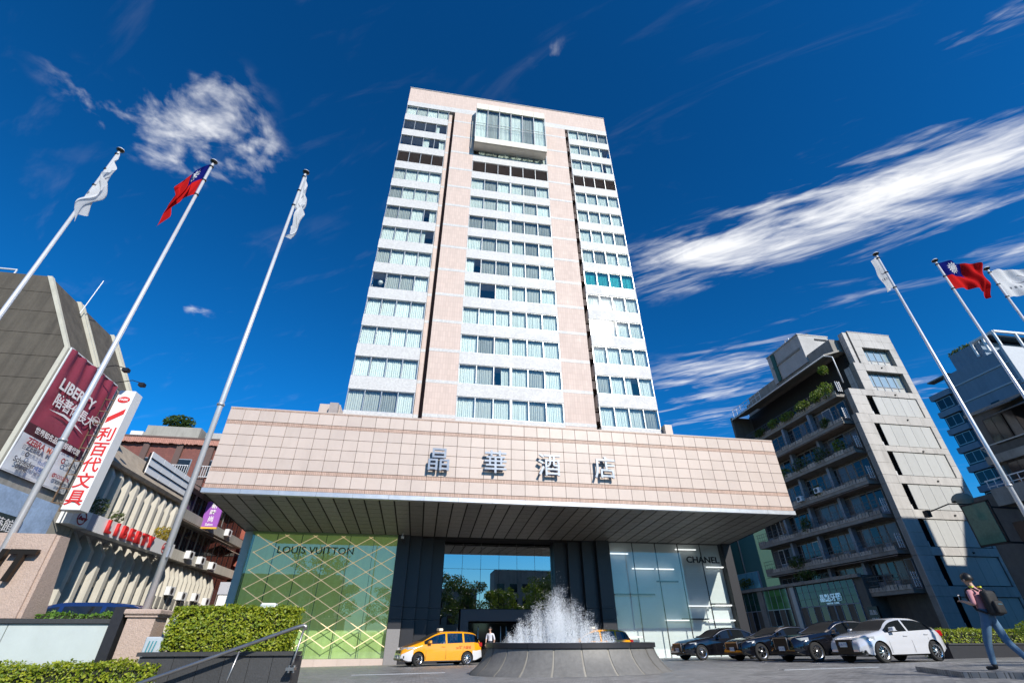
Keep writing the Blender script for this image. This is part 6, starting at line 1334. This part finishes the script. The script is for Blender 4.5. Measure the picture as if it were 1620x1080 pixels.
# backpack and phone
BPK = thing('backpack', 'black backpack with yellow strap tabs on the walking person', 'backpack', (PX, PY, PZ+.95), R(6))
BKM = pm('black_nylon', (.012,.012,.013), .7, var=.2, bump=.3)
def rbox(x0, y0, z0, x1, y1, z1, b): return bevel_mesh(MB().box(x0, y0, z0, x1, y1, z1).mesh('m', BKM), b, 3)
for nm, a in (('main_bag', (-.15, -.28, .0, .15, -.105, .47, .07)), ('front_pocket', (-.12, -.34, .03, .12, -.26, .27, .035))):
    me = rbox(*a); me.polygons.foreach_set('use_smooth', [True]*len(me.polygons)); obj(nm, me, BPK)
for s in (-1, 1):
    MB().tube([(s*.10, -.12, .46), (s*.12, -.02, .545), (s*.125, .10, .50), (s*.13, .15, .36), (s*.15, .05, .12), (s*.15, -.12, .05)], .024, 8).build('strap', BKM, BPK, True); MB().box(s*.12-.025, -.06, .53, s*.12+.025, .0, .565).build('strap_tab', pm('yellow_tab', (.55,.60,.05), .6) if s < 0 else MATS['yellow_tab'], BPK)
MB().box(-.06, -.349, .20, .06, -.34, .212).build('zip', CHRM, BPK)
PHN = thing('mobile_phone', 'pale phone held in the walking person\'s left hand', 'phone', (PX, PY, PZ+1.2), R(6)); obj('phone_body', bevel_mesh(MB().box(-.165, .285, .02, -.095, .295, .165).mesh('phone_body', SIGNW), .004), PHN); MB().box(-.16, .2835, .03, -.10, .2849, .155).build('screen', BLACKP, PHN)
# doorman
J2, B2 = copy.deepcopy(J), list(B)
J2.update(lk=(-.095,.02,.50,.072), la=(-.095,.0,.10,.055), lheel=(-.095,-.03,.045,.042), lt=(-.11,.16,.035,.038), rk=(.095,.02,.50,.072), ra=(.095,.0,.10,.055), rheel=(.095,-.03,.045,.042), rt=(.11,.16,.035,.038), lw=(-.22,.05,.90,.030), le=(-.25,-.02,1.15,.048), re=(.25,.0,1.15,.046), rw=(.20,.16,.98,.030)); fingers(J2, B2, 'lw', (-.21, .07, .83), (0, .1, -1), (0, 1, 0), 0); fingers(J2, B2, 'rw', (.18, .21, .93), (0, .5, -.7), (1, 0, 0), 0)
human('person', 'person in pale shirt and dark trousers standing behind the taxi', (3.95, 30.9, gz(3.95, 30.9)), R(150), J2, B2, [SKIN, SHIRTW, TROUS, SHOE])
# taxi interior and driver
for x, y in ((-.05, -.38), (-.05, .38), (.95, 0)):
    w = .25 if x < .5 else .6; s_ = rbox(x-.05, y-w, .45, x+.45, y+w, .62, .04); obj('seat', s_, TAXI); s_ = rbox(x+.35, y-w, .55, x+.52, y+w, 1.12, .04); obj('seat_back', s_, TAXI)
MB().box(-.95, -.70, .75, -.62, .70, .98).build('dashboard', UNDER, TAXI)
J3 = dict(pelvis=(0,0,0,(.15,.12)), waist=(0,-.03,.15,(.145,.10)), chest=(0,-.06,.36,(.165,.115)), neckb=(0,-.06,.50,(.075,.06)), neck=(0,-.04,.57,.052), jaw=(0,-.01,.625,(.062,.07)), head=(0,-.01,.695,(.082,.095)), crown=(0,-.02,.75,(.06,.07)), ls=(-.185,-.05,.46,.062), le=(-.24,.10,.22,.048), lw=(-.16,.34,.30,.030), rs=(.185,-.05,.46,.062), re=(.24,.10,.22,.046), rw=(.16,.34,.30,.030), lh=(-.1,.08,0,.09), lk=(-.12,.45,.06,.07), la=(-.12,.62,-.28,.05), lt=(-.12,.80,-.32,.038), rh=(.1,.08,0,.09), rk=(.12,.45,.06,.07), ra=(.12,.62,-.28,.05), rt=(.12,.80,-.32,.038))
B3 = [('pelvis','waist',1),('waist','chest',1),('chest','neckb',1),('neckb','neck',0),('neck','jaw',0),('jaw','head',0),('head','crown',0),('chest','ls',1),('ls','le',1),('le','lw',0),('chest','rs',1),('rs','re',1),('re','rw',0),('pelvis','lh',2),('lh','lk',2),('lk','la',2),('la','lt',3),('pelvis','rh',2),('rh','rk',2),('rk','ra',2),('ra','rt',3)]; fingers(J3, B3, 'lw', (-.14, .40, .31), (0, 1, .1), (1, 0, 0), 0); fingers(J3, B3, 'rw', (.14, .40, .31), (0, 1, .1), (1, 0, 0), 0)
dl = Matrix.Rotation(R(17), 4, 'Z') @ Vector((.12, -.38, .68)); human('person', 'taxi driver in a white shirt at the wheel of the near taxi', (tx_l[0]+dl.x, tx_l[1]+dl.y, gz(*tx_l)+.68), R(17+90), J3, B3, [SKIN, SHIRTW, TROUS, SHOE])
# park trees and low blocks across the road, mirrored in the hotel glass
def make_tree(label, x, y, h, seed, mat):
    rg = random.Random(seed); t = thing('park_tree', label, 'tree', (x, y, -.5), group='park trees across the road')
    MB().tube([(0, 0, 0), (.1, .05, h*.25), (.0, .1, h*.5), (.1, .0, h*.8)], [.28, .22, .15, .05], 8).build('trunk', BARK, t, True)
    mb = MB()
    for k in range(7):
        a = k*2.4; z = h*(.38+.06*k); mb.tube([(0, 0, z), (math.cos(a)*h*.12, math.sin(a)*h*.12, z+h*.08), (math.cos(a)*h*.24, math.sin(a)*h*.24, z+h*.11)], [.10, .06, .02], 6)
    mb.build('limbs', BARK, t, True); mb = MB()
    for k in range(34):
        a, r, z = rg.uniform(0, 6.28), h*.30*rg.random()**.5, h*rg.uniform(.42, .98); r *= 1.25-.75*abs(z/h-.6); leaf_clump(mb, (r*math.cos(a), r*math.sin(a), z), (h*.10, h*.10, h*.065), 95, .20, rg)
    mb.build('crown', mat, t, kind='stuff'); return t
trees = [make_tree('broad park tree across the road', -14, -16, 10, 1, LEAFD), make_tree('taller park tree across the road', 3, -20, 12, 2, LEAFD), make_tree('pale park tree across the road', 14, -17, 9.5, 3, LEAFB)]
for (x, y, sc_, rz), lb, src in zip(((-26, -20, 1.0, 40), (-5, -14, .75, 100), (22, -22, 1.15, 200), (30, -17, .9, 300), (-20, -28, 1.3, 20), (9, -30, 1.2, 80), (19.5, -1.8, .85, 150)), ('far left park tree across the road', 'small park tree left of the middle across the road', 'wide park tree right across the road', 'far right park tree across the road', 'back row park tree left across the road', 'back row park tree right across the road', 'kerbside tree behind the camera shading the island'), (0, 1, 2, 0, 1, 0, 1)):
    c = copy_tree(trees[src]); c.location = (x, y, -.5); c.scale = (sc_,)*3; c.rotation_euler = (0, 0, R(rz)); c['label'] = lb
for (x0, x1, z, lb) in ((-40, -18, 13, 'plain grey block across the road, left'), (2, 12, 11, 'plain grey block across the road, middle'), (16, 40, 15, 'plain grey block across the road, right')):
    t = thing('street_block', lb, 'building', ((x0+x1)/2, -46, -.5), world=True); MB().box(x0, -52, -.6, x1, -44, z).build('wall', GREYW, t)
    for i in range(int((x1-x0)/3)):
        for j in range(int(z/3.2)): MB().box(x0+.6+i*3, -44, .8+j*3.2, x0+2.4+i*3, -43.97, 2.5+j*3.2).build('pane', DWIN, t)

for o in bpy.data.objects:
    if '_o' in o: del o['_o']
